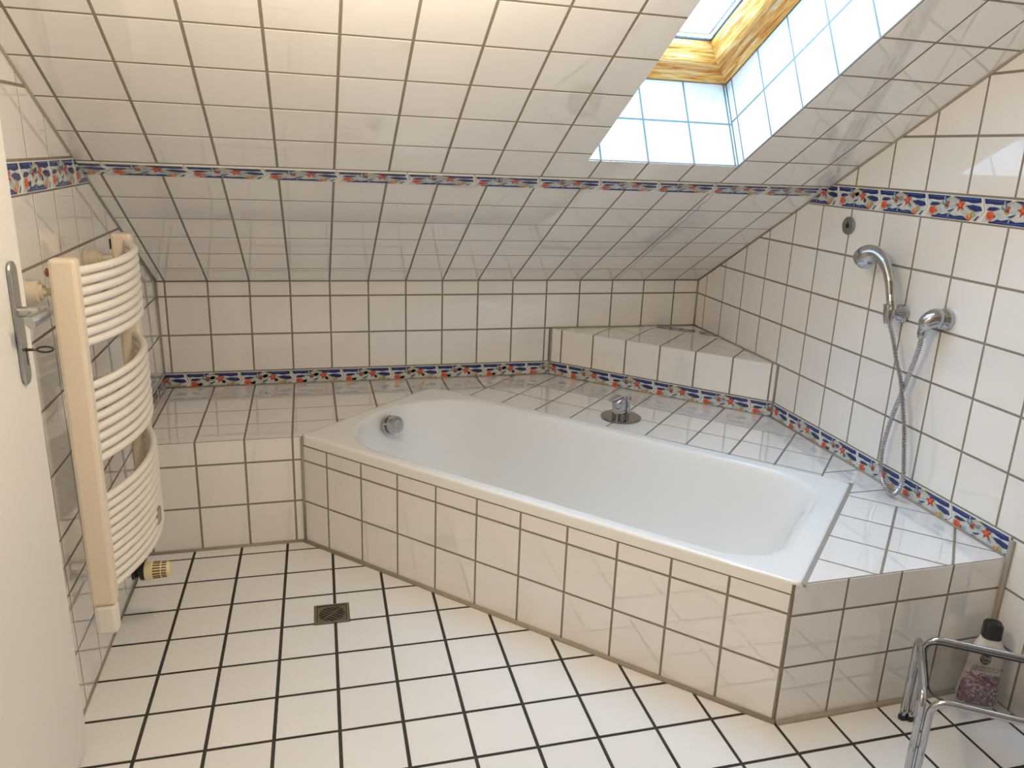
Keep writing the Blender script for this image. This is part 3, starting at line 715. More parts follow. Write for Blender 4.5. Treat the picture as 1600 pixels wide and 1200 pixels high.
# corner ledge
ledge = empty('corner_ledge', (13,-1.5,-0.37), 'raised triangular tiled ledge in the corner above the bath deck', 'ledge')
VF = 7.18
lp = [(14.8,0.0)]
mk('ledge_core', *prismg(Frame((0,0,0),(1,0,0),(0,1,0)), [(10.155,0.02),(14.78,-4.62),(14.8,0.02)], -0.38, 0.985), M['grout'], ledge)
Fdf = Frame(Fledge.p(0,VF,0)-Vector((0,0,0.985)), (1,-1,0), (0,0,1))
U0, U1 = 7.20, 13.74
dcl = [U0]+[7.58+0.993*k for k in range(7)]+[U1]
field(Fdf, ledge, dcl, [0,1.008], [(U0,0),(U1,0),(U1,1.008),(U0,1.008)], edge_g=0.014, hole_g=0)
frieze(Fdf, ledge, U0, U1, -0.45, 7.361+0.47-FL_)
lreg = [(U0+.02,VF),(U1-.03,VF),(dg((14.76,0))[0],dg((14.76,0))[1])]
field(Fledge, ledge, [6.6]+dcl[1:-1]+[14.6], [VF-0.02,8.20,9.20], lreg, edge_g=0.016)
cl_ = [(nx,ny,d) for nx,ny,d in halfs([lreg[0],lreg[1],lreg[2]])]
frieze(Fledge, ledge, 8.0, 13.0, 9.20, 8.2, [(nx,ny,d) for nx,ny,d in cl_])
field(Fledge, ledge, [8,13], [9.66,11], lreg, edge_g=0.016)
joint('corner_joint', (10.19,-0.06,-0.36), (10.19,-0.06,1.0), 0.028, ledge)
joint('corner_joint', (14.73,-4.62,-0.36), (14.73,-4.62,1.0), 0.028, ledge)
joint('ledge_joint', (10.2,-0.03,1.0), (14.76,-0.03,1.0), 0.024, ledge)
joint('ledge_joint', (14.765,-0.03,1.0), (14.73,-4.6,1.0), 0.024, ledge)

# ------------------------------------------------------------------ bathtub
tub = empty('bathtub', (*tub_xy(TLEN/2,TWID/2), ZF), 'long white enamel bathtub set diagonally in the tiled surround', 'bathtub')
def rr(x0, y0, x1, y1, rad, na=10, ns=8, sup=None):
    """rounded rectangle, corner radii (x0y0, x1y0, x1y1, x0y1), fixed point count"""
    cs = [((x0,y0),rad[0],math.pi), ((x1,y0),rad[1],1.5*math.pi), ((x1,y1),rad[2],0), ((x0,y1),rad[3],0.5*math.pi)]
    arcs = []
    for i, ((cx,cy), r, a0) in enumerate(cs):
        ox = cx+(r if i in (0,3) else -r); oy = cy+(r if i in (0,1) else -r)
        arcs.append([(ox+r*math.cos(a0+math.pi/2*k/na), oy+r*math.sin(a0+math.pi/2*k/na)) for k in range(na+1)])
    out = []
    for i in range(4):
        out += arcs[i]; a = arcs[i][-1]; b = arcs[(i+1)%4][0]
        out += [(a[0]+(b[0]-a[0])*k/ns, a[1]+(b[1]-a[1])*k/ns) for k in range(1,ns)]
    return out
ZR = -0.335
outer = rr(0, 0, TLEN, TWID, (0.12,0.14,0.14,0.12))
opening = rr(0.36, 0.30, TLEN-0.42, TWID-0.30, (1.75,1.15,1.15,1.75))
bottom = rr(0.95, 0.95, TLEN-2.5, TWID-0.95, (1.2,0.9,0.9,1.2))
def mix(a, b, w): return [(p[0]+(q[0]-p[0])*w, p[1]+(q[1]-p[1])*w) for p, q in zip(a, b)]
def grow(poly, g0):
    cx, cy = TLEN/2, TWID/2
    return [(cx+(x-cx)*(1-g0/(TLEN/2)), cy+(y-cy)*(1-g0/(TWID/2))) for x,y in poly]
rings = [(outer, -0.56), (grow(outer,-0.0), -0.40), (grow(outer,0.008), -0.36), (grow(outer,0.04), ZR), (mix(outer,opening,0.55), ZR-0.004), (mix(outer,opening,0.9), ZR-0.012), (opening, ZR-0.03)]
for w, d in [(0.035,0.022),(0.08,0.075),(0.125,0.17),(0.18,0.32),(0.245,0.50),(0.33,0.68),(0.46,0.83),(0.62,0.935),(0.80,0.985),(1.0,1.0)]:
    rings.append((mix(opening, bottom, w), ZR-0.03-2.35*d))
rings.append((mix(bottom, [(TLEN/2-1,TWID/2)]*len(bottom), 0.5), ZR-2.40))
vs, fs = [], []; n = len(outer)
for P, z in rings:
    for a, b in P: x, y = tub_xy(a, b); vs.append((x, y, z))
for i in range(len(rings)-1):
    for k in range(n): fs.append((i*n+k, i*n+(k+1)%n, (i+1)*n+(k+1)%n, (i+1)*n+k))
fs.append(tuple((len(rings)-1)*n+k for k in range(n)))
mk('tub_shell', vs, fs, M['enamel'], tub, smooth=True, subsurf=1)
# grip moulding line near the overflow end and the far end
def tub3(a, b, z): x, y = tub_xy(a, b); return (x, y, z)
E1 = Vector((e1.x, e1.y, 0)); E2 = Vector((e2.x, e2.y, 0))
ov = Vector(tub3(0.50, 2.36, -0.70))
ax = (E1*0.93+Vector((0,0,0.30))).normalized()
wst = mk('overflow_control', *latheg2(ov, ax, [(0,0.23),(0.06,0.25),(0.08,0.24),(0.085,0.18),(0.12,0.18)], 32), M['chrome'], tub, smooth=True, sharp=30)
mk('turning_knob', *latheg2(ov+ax*0.12, ax, [(0,0.19),(0.02,0.21),(0.17,0.21),(0.195,0.20),(0.20,0.16),(0.185,0.06)], 32), M['chrome'], wst, smooth=True, sharp=30)
mk('plug', *latheg2(Vector(tub3(1.9,2.36,ZR-2.41)), (0,0,1), [(0,0.2),(0.04,0.2),(0.06,0.16)], 24), M['chrome'], tub, smooth=True, sharp=30)
# tiny embossed grey print beside the overflow
pr = []
bx = Vector(tub3(0.40, 2.50, -0.565))
d_ = (E2*0.97-E1*0.05).normalized(); nrm = (E1*0.72+Vector((0,0,0.69))).normalized(); up_ = nrm.cross(d_).normalized()
if up_.z < 0: up_ = -up_
for i in range(9):
    for rws in range(2):
        c = bx+d_*(0.05*i-0.2)+up_*(0.05*rws)+nrm*0.02; w_, h_ = 0.018, 0.018
        pr.append(([tuple(c+d_*a+up_*b+nrm*q) for q in (0,0.006) for a,b in ((-w_,-h_),(w_,-h_),(w_,h_),(-w_,h_))], [(0,3,2,1),(4,5,6,7),(0,1,5,4),(1,2,6,5),(2,3,7,6),(3,0,4,7)]))
mk('embossed_print', *join_geo(*pr), M['grey_print'], tub)
# ------------------------------------------------------------------ deck mixer tap
tap = empty('bath_mixer', (10.83,-4.03,-0.37), 'short chrome mixer on a round chrome plate behind the bathtub', 'tap')
mk('cover_plate', *latheg2((10.83,-4.03,-0.372), (0,0,1), [(0,0.50),(0.018,0.50),(0.028,0.485),(0.03,0.2)], 48), M['plate'], tap, smooth=True, sharp=30)
mk('mixer_body', *latheg2((10.76,-4.05,-0.345), (0,0,1), [(0,0.165),(0.10,0.165),(0.12,0.18),(0.15,0.18),(0.17,0.165),(0.36,0.185),(0.43,0.17),(0.48,0.12),(0.50,0.03)], 32), M['chrome'], tap, smooth=True, sharp=35)
mk('lever', *tubeg(smooth_path([(10.86,-4.0,0.13),(10.72,-4.06,0.17),(10.58,-4.12,0.135),(10.46,-4.17,0.10)]), [0.05+0.05*math.sin(math.pi*min(1,i/18+.15)) for i in range(19)], 12, flat=0.45), M['chrome'], tap, smooth=True)
mk('diverter_knob', *latheg2((10.98,-4.1,-0.345), (0,0,1), [(0,0.05),(0.38,0.05),(0.39,0.065),(0.52,0.065),(0.545,0.05),(0.55,0.02)], 20), M['chrome'], tap, smooth=True, sharp=35)
# ------------------------------------------------------------------ shower set on the right wall
XW = 14.712
sh = empty('hand_shower', (XW-0.02,-8.5,3.12), 'chrome hand shower in its holder, with a ribbed metal hose looping down to the frieze', 'shower')
mk('wall_holder', *join_geo(latheg2((XW-0.02,-8.50,3.12), (-1,0,0), [(0,0.185),(0.05,0.19),(0.13,0.165),(0.19,0.11),(0.30,0.085),(0.40,0.08)], 28),
    latheg2((XW-0.43,-8.62,2.95), (0.0,0.10,1), [(0,0.075),(0.06,0.09),(0.36,0.115),(0.38,0.115)], 20)), M['chrome'], sh, smooth=True, sharp=35)
hp = smooth_path([(14.29,-8.66,3.22),(14.29,-8.56,3.48),(14.29,-8.46,3.77),(14.28,-8.31,4.02),(14.27,-8.12,4.18),(14.25,-7.90,4.21),(14.23,-7.66,4.06)], 5)
hr = [0.082,0.084,0.086,0.088,0.09]*2+[0.095]*5+[0.10,0.104,0.108,0.112,0.116]+[0.122,0.13,0.14,0.152,0.165]+[0.185,0.205,0.22,0.225,0.22]+[0.205]
hr = (hr+[0.205]*40)[:len(hp)]
hh_ = mk('handle', *tubeg(hp, hr, 20), M['chrome'], sh, smooth=True, sharp=60)
axh = (hp[-1]-hp[-3]).normalized()
mk('spray_face', *latheg2(hp[-1], axh, [(0,0.205),(0.025,0.195),(0.035,0.16),(0.028,0.09)], 28), M['satin'], hh_, smooth=True, sharp=30)
out = empty('wall_outlet', (XW-0.02,-9.62,3.24), 'domed chrome wall elbow feeding the shower hose', 'water outlet')
mk('flange', *latheg2((XW-0.02,-9.60,3.24), (-1,0,0), [(0,0.20),(0.06,0.205),(0.12,0.185),(0.16,0.15)], 32), M['chrome'], out, smooth=True, sharp=35)
mk('elbow', *tubeg(smooth_path([(XW-0.10,-9.58,3.24),(XW-0.22,-9.53,3.24),(XW-0.32,-9.48,3.16),(XW-0.35,-9.45,3.04),(XW-0.36,-9.44,2.96)]), [0.15,0.16,0.17,0.18,0.185,0.185,0.185,0.18,0.175,0.17,0.165,0.16,0.155,0.15,0.14,0.13,0.12,0.11,0.10,0.095,0.09,0.085,0.08,0.075,0.07][:25], 20), M['chrome'], out, smooth=True)
mk('nozzle', *latheg2((XW-0.36,-9.44,3.0), (0,0.02,-1), [(0,0.085),(0.02,0.09),(0.14,0.07),(0.15,0.055)], 20), M['chrome'], out, smooth=True, sharp=30)
hs_ = [(14.29,-8.64,2.98),(14.30,-8.80,2.70),(14.33,-8.96,2.30),(14.36,-9.12,1.95),(14.36,-9.27,1.55),(14.36,-9.42,1.10),(14.35,-9.55,0.60),(14.35,-9.63,0.20),(14.36,-9.60,-0.10),(14.38,-9.44,-0.29),
       (14.40,-9.18,-0.26),(14.42,-8.98,-0.02),(14.43,-8.90,0.40),(14.44,-8.92,0.75),(14.45,-8.98,1.15),(14.45,-9.10,1.65),(14.42,-9.27,2.20),(14.38,-9.40,2.62),(14.35,-9.45,2.88)]
base = smooth_path(hs_, 40)
# resample to even rib spacing
L = [0]
for i in range(1, len(base)): L.append(L[-1]+(base[i]-base[i-1]).length)
step = 0.0125; pts = []; j = 0; s = 0
while s < L[-1]:
    while L[j+1] < s: j += 1
    t = (s-L[j])/(L[j+1]-L[j]); pts.append(base[j].lerp(base[j+1], t)); s += step
rad = [0.048 if (i%4) > 1 else 0.028 for i in range(len(pts))]
mk('hose', *tubeg(pts, rad, 10), M['hose'], sh, smooth=False)
# round chrome cap below the upper frieze
cap = empty('round_wall_cap', (14.70,-6.50,4.63), 'small round grey metal cap on the wall tiles above the hand shower', 'wall cap')
mk('cap_disc', *latheg2((14.71,-6.50,4.63), (-1,0,0), [(0,0.19),(0.025,0.19),(0.035,0.175),(0.037,0.06)], 32), M['rosette'], cap, smooth=True, sharp=30)
mk('cap_symbol', *join_geo(latheg2((14.674,-6.50,4.63), (-1,0,0), [(0,0.055),(0.006,0.055)], 20), boxg((14.668,-6.512,4.58),(14.674,-6.488,4.73))), M['dark_metal'], cap)
# ------------------------------------------------------------------ radiator
rad_ = empty('towel_radiator', (0.3,-7.4,-1.6), 'cream tubular towel radiator with bowed bars on the left wall', 'radiator')
YN, YF = -9.12, -5.55
def rbox(x0, x1, y0, y1, z0, z1): return boxg((x0,y0,z0),(x1,y1,z1))
mk('post', *rbox(0.13, 0.47, YN-0.14, YN+0.12, -1.05, 4.22), M['post_warm_lit'], rad_, bevel=0.008)
mk('post', *rbox(0.13, 0.47, YF-0.12, YF+0.14, -1.05, 4.18), M['post_warm_lit'], rad_, bevel=0.008)
mk('post_foot', *rbox(0.145, 0.46, YN-0.13, YN+0.11, -1.56, -1.055), M['enamel_cream'], rad_, bevel=0.010)
mk('post_foot', *rbox(0.145, 0.46, YF-0.11, YF+0.13, -1.56, -1.055), M['enamel_cream'], rad_, bevel=0.010)
bm0 = None
def bar_mesh():
    pts = []
    for i in range(25):
        t = i/24; y = YN+0.05+(YF-YN-0.10)*t
        x = 0.36+0.40*(1-abs(2*t-1)**2.1)
        pts.append((x, y, 0))
    return tubeg(pts, 0.058, 12)
bz = [4.02-(4.02-3.00)*i/7 for i in range(8)]+[2.36-(2.36-1.24)*i/7 for i in range(8)]+[0.60-(0.60+0.84)*i/10 for i in range(11)]
bg_ = bar_mesh()
bo = None
for z in bz:
    if bo is None:
        bo = mk('bar', [(x,y,zz+z) for x,y,zz in bg_[0]], bg_[1], M['enamel_cream'], rad_, smooth=True); z0 = z; l0 = bo.location.copy(); wb = ORG[bo].copy()
    else:
        o = bo.copy(); COL.objects.link(o); o.parent = rad_; o.location = l0+Vector((0,0,(z-z0)*T)); ORG[o] = wb+Vector((0,0,(z-z0)*T))
for y, z in ((YN+0.02,3.76),(YF-0.25,3.76)):
    mk('wall_bracket', *latheg2((-0.26,y,z), (1,0,0), [(0,0.17),(0.03,0.17),(0.05,0.14),(0.22,0.15),(0.225,0.10),(0.27,0.10),(0.27,0.055),(0.45,0.055)], 24), M['grey_plastic'], rad_, smooth=True, sharp=30)
mk('vent_plug', *latheg2((0.14,YN-0.02,4.03), (-1,0,0), [(0,0.06),(0.06,0.06),(0.07,0.035)], 16), mat('copper_plug',(0.42,0.17,0.10),0.4,metal=0.6), rad_, smooth=True, sharp=30)
mk('nameplate', *boxg((0.112,YF-0.10,3.90),(0.128,YF+0.02,4.08)), M['black'], rad_)
mk('nameplate', *boxg((0.112,YF-0.10,3.64),(0.128,YF-0.06,3.82)), M['cream_plastic'], rad_)
mk('bar_badge', *boxg((0.80,-7.45,-0.62),(0.835,-7.25,-0.36)), M['satin'], rad_, bevel=0.001)
vb = (0.28,-7.8,-1.32)
mk('valve_body', *join_geo(latheg2((-0.22,-7.5,-1.475), (1,0,0), [(0,0.12),(0.03,0.12),(0.04,0.06),(0.5,0.06)], 20), latheg2((0.13,-7.5,-1.475), (1,0,0), [(0,0.10),(0.16,0.10)], 20),
    tubeg([(0.25,-7.5,-1.45),(0.25,-7.5,-1.05)], 0.05, 14)), M['chrome'], rad_, smooth=True, sharp=30)
th = mk('thermostat_head', *latheg2((0.335,-7.5,-1.475), (1,0,0), [(0,0.14),(0.05,0.145),(0.09,0.10),(0.12,0.10),(0.13,0.155),(0.19,0.165),(0.195,0.13)], 28), M['black'], rad_, smooth=True, sharp=30)
mk('thermostat_grip', *latheg2((0.53,-7.5,-1.475), (1,0,0), [(0,0.13),(0.005,0.155),(0.12,0.160),(0.13,0.145),(0.36,0.135),(0.40,0.12),(0.42,0.08)], 32), M['cream_plastic'], th, smooth=True, sharp=30)
sl = []
for k in range(18):
    a = 2*math.pi*k/18; c, s_ = math.cos(a), math.sin(a)
    for x0, x1 in ((0.735,0.855),(0.875,0.955)):
        rr0 = 0.149-0.02*(x0-0.73)/0.2
        q = []
        for xx in (x0,x1):
            r_ = 0.1475-0.010*(xx-0.725)/0.235
            for dy in (-0.011,0.011):
                for rr1 in (r_-0.01, r_+0.003):
                    q.append((xx-0.065, -7.5+c*rr1-s_*dy, -1.475+s_*rr1+c*dy))
        sl.append((q, [(0,1,3,2),(4,6,7,5),(0,4,5,1),(2,3,7,6),(1,5,7,3),(0,2,6,4)]))
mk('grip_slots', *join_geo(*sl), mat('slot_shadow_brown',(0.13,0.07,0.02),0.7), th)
# ------------------------------------------------------------------ door, folded back against the left wall
door = empty('door_1', (-0.05,-15.4,ZF), 'white painted door folded back against the left wall, satin lever handle and key', 'door')
door['kind'] = 'structure'; del door['category']
YD = -9.96
mk('door_leaf', [(x,y,z) for x in (-0.16,0.055) for y,z in ((YD,ZF+0.05),(-15.4,ZF+0.05),(-15.4,9.6),(YD,7.35))], [(0,1,2,3),(7,6,5,4),(0,4,5,1),(1,5,6,2),(2,6,7,3),(3,7,4,0)], M['door'], door, bevel=0.002)
hd = mk('handle_plate', *prismg(Frame((0.055,0,0),(0,1,0),(0,0,1)), [(-10.38+a,b) for a,b in [(0.125*math.cos(t), 2.83+0.125+0.125*math.sin(t)) for t in [math.pi+math.pi*i/12 for i in range(13)]]+[(0.125*math.cos(t), 4.36-0.125+0.125*math.sin(t)) for t in [math.pi*i/12 for i in range(13)]]], 0, 0.05), M['satin'], door, smooth=True, bevel=0.004, sharp=40)
lv = smooth_path([(0.09,-10.38,3.74),(0.24,-10.38,3.745),(0.34,-10.39,3.75),(0.41,-10.46,3.75),(0.42,-10.58,3.74),(0.38,-10.72,3.72),(0.33,-10.82,3.70)], 6)
mk('door_lever', *tubeg(lv, [0.068]*6+[0.06]*8+[0.06+0.0008*i for i in range(len(lv)-14)], 16), M['satin'], hd, smooth=True, sharp=60)
mk('keyhole', *boxg((0.104,-10.36,3.07),(0.108,-10.325,3.29)), M['black'], hd)
key = tubeg([(0.06,-10.34,3.26),(0.22,-10.34,3.26)], 0.018, 8)
bow = tubeg([(0.31+0.09*math.cos(2*math.pi*i/20), -10.34, 3.26+0.035*math.sin(2*math.pi*i/20)) for i in range(21)], 0.013, 8)
mk('door_key', *join_geo(key, bow), M['dark_metal'], hd, smooth=True)
dj = structure('trim_1', join_geo(boxg((-0.25,-15.75,ZF),(0.02,-15.42,10.3)), boxg((-0.25,-21.4,ZF),(0.02,-21.1,10.3)), boxg((-0.25,-21.4,10.0),(0.02,-15.42,10.3))), M['door'])
# ------------------------------------------------------------------ floor drain
Fd = Frame((drain_c[0],drain_c[1],ZF), (1,-0.0142,0), (0.0142,1,0))
dn = empty('floor_drain', (drain_c[0],drain_c[1],ZF), 'small square brownish metal floor drain between the floor tiles', 'drain')
s_ = 0.325; t_ = 0.285
mk('drain_pit', *slab(Fd, -t_, t_, -t_, t_, -0.14, -0.018), M['dark_hole'], dn)
mk('drain_frame', *join_geo(slab(Fd,-s_,s_,-s_,-t_,-0.05,0.014), slab(Fd,-s_,s_,t_,s_,-0.05,0.014), slab(Fd,-s_,-t_,-t_,t_,-0.05,0.014), slab(Fd,t_,s_,-t_,t_,-0.05,0.014)), M['drain_bar'], dn)
# grate: square plate with a round field of diagonal bars
rg = 0.245; N_ = 40; vs = []; fs = []
sq = [];
for i in range(N_):
    a = 2*math.pi*i/N_; c, s2 = math.cos(a), math.sin(a); k = 0.272/max(abs(c),abs(s2)); sq.append((c*k,s2*k))
ci = [(rg*math.cos(2*math.pi*i/N_), rg*math.sin(2*math.pi*i/N_)) for i in range(N_)]
for z in (0.004,-0.02):
    vs += [tuple(Fd.p(a,b,z)) for a,b in sq]; vs += [tuple(Fd.p(a,b,z)) for a,b in ci]
for i in range(N_):
    j = (i+1)%N_
    fs += [(i,j,N_+j,N_+i), (2*N_+i,3*N_+i,3*N_+j,2*N_+j), (N_+i,N_+j,3*N_+j,3*N_+i), (i,2*N_+i,2*N_+j,j)]
gr_ = mk('grate', vs, fs, M['drain_steel'], dn)
dirb = Vector((math.cos(-0.75), math.sin(-0.75))); dn_ = Vector((-dirb.y, dirb.x))
for k in range(-3,4):
    off = k*0.066; hl = math.sqrt(max(rg*rg-off*off,0.001))+0.004
    a = dn_*off-dirb*hl; b = dn_*off+dirb*hl; w_ = dn_*0.0075
    P = [(a-w_),(b-w_),(b+w_),(a+w_)]
    mk('grate_bar', *prismg(Fd, [(p.x,p.y) for p in P], -0.02, 0.004), M['drain_bar'], gr_)
a = -dn_*rg; b = dn_*rg; w_ = dirb*0.008; P = [(a+w_),(b+w_),(b-w_),(a-w_)]
mk('grate_bar', *prismg(Fd, [(p.x,p.y) for p in P[::-1]], -0.02, 0.0035), M['drain_bar'], gr_)
# ------------------------------------------------------------------ low glass-topped side table
tb = empty('side_table', (12.9,-13.2,ZF), 'low chrome tube table with a smoked glass top standing in the right corner', 'table')
P0 = Vector((12.70,-12.27)); d1 = Vector((0.815,-0.579)).normalized(); d2 = Vector((-0.64,-0.768)).normalized()
HT = ZF+1.585; LW, LD = 2.15, 1.62
def tp(a, b, z): q = P0+d1*a+d2*b; return (q.x, q.y, z)
rT = 0.052; ZB = ZF+0.012
def uframe(a0, b0, a1, b1, zt_=HT, r=0.22):
    p = round_path([tp(a0,b0,ZB+0.03), tp(a0,b0,zt_), tp(a1,b1,zt_), tp(a1,b1,ZB+0.03)], r, 10)
    o = mk('leg_frame', *tubeg(p, rT, 16), M['chrome'], tb, smooth=True, sharp=60)
    for a,b in ((a0,b0),(a1,b1)):
        mk('rubber_foot', *latheg2(tp(a,b,ZB-0.004), (0,0,1), [(0,0.062),(0.05,0.064),(0.09,0.056)], 16), M['rubber'], o, smooth=True, sharp=30)
uframe(0, 0, 0, LD, r=0.20)                       # left
uframe(LW, 0, LW, LD, r=0.20)                     # right
uframe(0.115, -0.02, LW-0.115, -0.02, r=0.26)     # far
uframe(0.115, LD+0.02, LW-0.115, LD+0.02, r=0.26) # near
gp = rr(0.085, 0.06, LW-0.085, LD-0.06, (0.26,)*4, 8, 3)
gv = [tp(a,b,HT-0.045) for a,b in gp]+[tp(a,b,HT-0.010) for a,b in gp]; n = len(gp)
mk('glass_top', gv, [tuple(range(n)), tuple(range(2*n-1,n-1,-1))]+[(i,n+i,n+(i+1)%n,(i+1)%n) for i in range(n)], M['smoked'], tb)
edge = [tp(a,b,HT-0.028) for a,b in gp]+[tp(*gp[0],HT-0.028)]
mk('glass_edge', *tubeg(edge, 0.016, 8), mat('dark_glass_edge', (0.012,0.014,0.014), 0.15), tb, smooth=True)
# ------------------------------------------------------------------ shower gel bottle in the corner
def bottle_mats():
    m = mat('floral_label', (0.7,0.68,0.66), 0.35); n, l, b = nodes(m)
    tc = n.new('ShaderNodeTexCoord'); sp_ = n.new('ShaderNodeSeparateXYZ'); l.new(tc.outputs['Object'], sp_.inputs[0])
    vo = n.new('ShaderNodeTexVoronoi'); vo.inputs['Scale'].default_value = 150; l.new(tc.outputs['Object'], vo.inputs['Vector'])
    cr = n.new('ShaderNodeValToRGB'); cr.color_ramp.interpolation = 'CONSTANT'; el = cr.color_ramp.elements
    el[0].position = 0; el[0].color = (0.10,0.02,0.08,1); el[1].position = 0.25; el[1].color = (0.30,0.03,0.10,1)
    for p_, c_ in ((0.45,(0.30,0.12,0.36,1)),(0.6,(0.60,0.52,0.48,1)),(0.75,(0.06,0.03,0.08,1)),(0.88,(0.46,0.22,0.34,1))):
        x = el.new(p_); x.color = c_
    sc_ = n.new('ShaderNodeSeparateColor'); l.new(vo.outputs['Color'], sc_.inputs[0]); l.new(sc_.outputs[0], cr.inputs[0])
    nz = n.new('ShaderNodeTexNoise'); nz.inputs['Scale'].default_value = 40; l.new(tc.outputs['Object'], nz.inputs['Vector'])
    mr = n.new('ShaderNodeMapRange'); mr.inputs[1].default_value = 0.125; mr.inputs[2].default_value = 0.07; mr.inputs[3].default_value = -0.25; mr.inputs[4].default_value = 0.35
    l.new(sp_.outputs['Z'], mr.inputs[0])
    ad = n.new('ShaderNodeMath'); ad.operation = 'ADD'; l.new(mr.outputs[0], ad.inputs[0]); l.new(nz.outputs['Fac'], ad.inputs[1])
    gt = n.new('ShaderNodeMath'); gt.operation = 'GREATER_THAN'; gt.inputs[1].default_value = 0.56; l.new(ad.outputs[0], gt.inputs[0])
    mx = n.new('ShaderNodeMix'); mx.data_type = 'RGBA'; l.new(gt.outputs[0], mx.inputs[0]); mx.inputs[6].default_value = (0.66,0.63,0.60,1)
    l.new(cr.outputs[0], mx.inputs[7]); l.new(mx.outputs[2], b.inputs['Base Color'])
    return m
BC = Vector((14.22,-12.24,ZF+0.012)); fx = Vector((0.86,-0.50,0)).normalized(); fy = Vector((-0.50,-0.86,0)).normalized()   # fx: width, fy: towards camera
upb = (Vector((0,0,1))-fx*0.01).normalized()
bt = empty('cleaner_bottle', tuple(BC), 'white plastic bottle with black cap and purple flower label behind the glass table', 'bottle')
def bring(z, wx, wy, n=28, ox=0.0, sup=2.6):
    out = []
    for i in range(n):
        a = 2*math.pi*i/n; c, s2 = math.cos(a), math.sin(a)
        out.append(BC+upb*z+fx*(ox+wx*math.copysign(abs(c)**(2/sup),c))+fy*(wy*math.copysign(abs(s2)**(2/sup),s2)))
    return out
prof = [(0,0.25,0.11,0),(0.02,0.29,0.135,0),(0.15,0.315,0.155,0),(0.35,0.30,0.15,0),(0.6,0.27,0.14,0.01),(0.8,0.255,0.135,0.02),(1.0,0.25,0.13,0.03),(1.15,0.225,0.12,0.03),(1.26,0.17,0.11,0.03),(1.33,0.13,0.10,0.03)]
vs = []; 
for z, wx, wy, ox in prof: vs += [tuple(p) for p in bring(z, wx, wy, ox=ox)]
n = 28; fs = [(i*n+k, i*n+(k+1)%n, (i+1)*n+(k+1)%n, (i+1)*n+k) for i in range(len(prof)-1) for k in range(n)]+[tuple(range(n-1,-1,-1)), tuple((len(prof)-1)*n+k for k in range(n))]
body = mk('bottle_body', vs, fs, M['white_plastic'], bt, smooth=True, sharp=50)
LM = bottle_mats()
vs = []; zz = [(0.07,0.304,0.148,0),(0.15,0.317,0.157,0),(0.35,0.302,0.152,0),(0.6,0.272,0.142,0.01),(0.8,0.257,0.137,0.02),(1.0,0.252,0.132,0.03),(1.10,0.237,0.128,0.03)]
for z, wx, wy, ox in zz: vs += [tuple(p) for p in bring(z, wx+.002, wy+.003, ox=ox)[1:14]]
fs = [(i*13+k, i*13+k+1, (i+1)*13+k+1, (i+1)*13+k) for i in range(len(zz)-1) for k in range(12)]
mk('label', vs, fs, LM, bt, smooth=True)
vs = []
for z, w_ in ((1.31,0.125),(1.33,0.150),(1.56,0.145),(1.60,0.12)): vs += [tuple(p) for p in bring(z, w_, w_*0.85, ox=0.03, sup=3.2)]
mk('bottle_cap', vs, [(i*n+k, i*n+(k+1)%n, (i+1)*n+(k+1)%n, (i+1)*n+k) for i in range(3) for k in range(n)]+[tuple(range(n-1,-1,-1)), tuple(3*n+k for k in range(n))], M['black'], bt, smooth=True, sharp=40)
def on_front(u, z, off=0.006): # point on the label front
    wy = 0.135
    return BC+upb*z+fx*(0.03+u)+fy*(wy*(max(0,1-abs(u/0.27)**2.6))**(1/2.6)+off)
ro = [on_front(-0.055+0.085*math.cos(2*math.pi*i/24), 0.965+0.105*math.sin(2*math.pi*i/24)) for i in range(24)]
mk('logo_oval', [tuple(p) for p in ro]+[tuple(p-fy*0.004) for p in ro], [tuple(range(24))]+[(i,(i+1)%24,24+(i+1)%24,24+i) for i in range(24)], M['black'], bt)
for k in range(1):
    pet = []
    c0 = (-0.01, 0.50)
    for q in range(5):
        a = math.pi/2+2*math.pi*q/5+0.1
        ps = [(c0[0]+0.085*math.cos(a)+0.075*math.cos(t)*math.cos(a)-0.038*math.sin(t)*math.sin(a), c0[1]+0.095*math.sin(a)+0.075*math.cos(t)*math.sin(a)+0.038*math.sin(t)*math.cos(a)) for t in [2*math.pi*i/12 for i in range(12)]]
        pet.append(([tuple(on_front(u,z,0.006)) for u,z in ps], [tuple(range(12))]))
    mk('flower_print', *join_geo(*pet), mat('pale_petal',(0.62,0.50,0.42),0.4), bt)
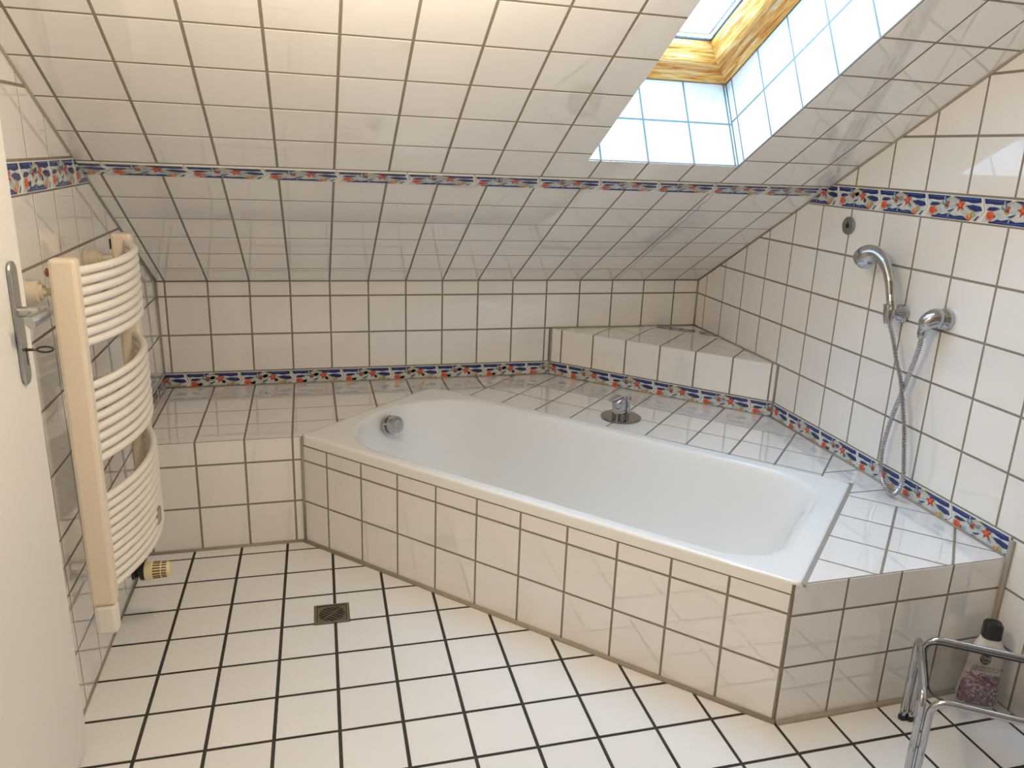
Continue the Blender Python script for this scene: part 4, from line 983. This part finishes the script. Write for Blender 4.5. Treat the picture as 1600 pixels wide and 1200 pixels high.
def text_on(txt, u, z, size, m, name, rot=0.0):
    cu = bpy.data.curves.new(name, 'FONT'); cu.body = txt; cu.size = size*T; cu.align_x = 'CENTER'; cu.extrude = 0.00005
    cu.materials.append(m); o = bpy.data.objects.new(name, cu); COL.objects.link(o)
    dg_ = bpy.context.evaluated_depsgraph_get(); me = bpy.data.meshes.new_from_object(o.evaluated_get(dg_)); me.name = name
    bpy.data.objects.remove(o); o = bpy.data.objects.new(name, me); COL.objects.link(o)
    p = W(on_front(u, z, 0.010)); R3 = Matrix((fx, upb-fx*upb.dot(fx), fy)).transposed()
    o.parent = bt; o.matrix_local = Matrix.Translation(p-ORG[bt]) @ R3.to_4x4() @ Matrix.Rotation(rot, 4, 'Z')
    return o
WP = mat('white_ink', (0.7,0.7,0.7), 0.4)
text_on('Only', -0.05, 0.965, 0.085, WP, 'logo_text'); text_on('Deo', -0.05, 0.90, 0.06, WP, 'logo_text')
text_on('Edle Energizer Gel', 0.0, 0.795, 0.062, M['black'], 'label_text'); text_on('Pflegedusche & Bad', 0.0, 0.745, 0.042, M['black'], 'label_text')
# ------------------------------------------------------------------ ceiling lamp behind the camera
lp_ = empty('ceiling_lamp', LAMP_POS, 'round warm glass ceiling lamp on the slope above the floor', 'lamp')
lo = W(LAMP_POS)
mk('lamp_globe', *latheg2((LAMP_POS[0],LAMP_POS[1],LAMP_POS[2]-0.42), (0,0,1), [(0.0,0.08),(0.06,0.22),(0.2,0.36),(0.42,0.43),(0.64,0.36),(0.78,0.22),(0.84,0.1)], 28), mat('lit_opal_glass',(0.9,0.85,0.75),0.4,emit=(LAMP_COL,9.0)), lp_, smooth=True)
mk('lamp_base', *latheg2((LAMP_POS[0],LAMP_POS[1],LAMP_POS[2]+0.40), (0,0,1), [(0,0.12),(0.02,0.16),(0.45,0.16)], 24), M['door'], lp_, smooth=True, sharp=30)
pl = bpy.data.lights.new('lamp_light', 'POINT'); pl.energy = LAMP_W; pl.color = LAMP_COL; pl.shadow_soft_size = 0.07
po = bpy.data.objects.new('lamp_light', pl); COL.objects.link(po); po.location = lo+Vector((0,0,-0.17))
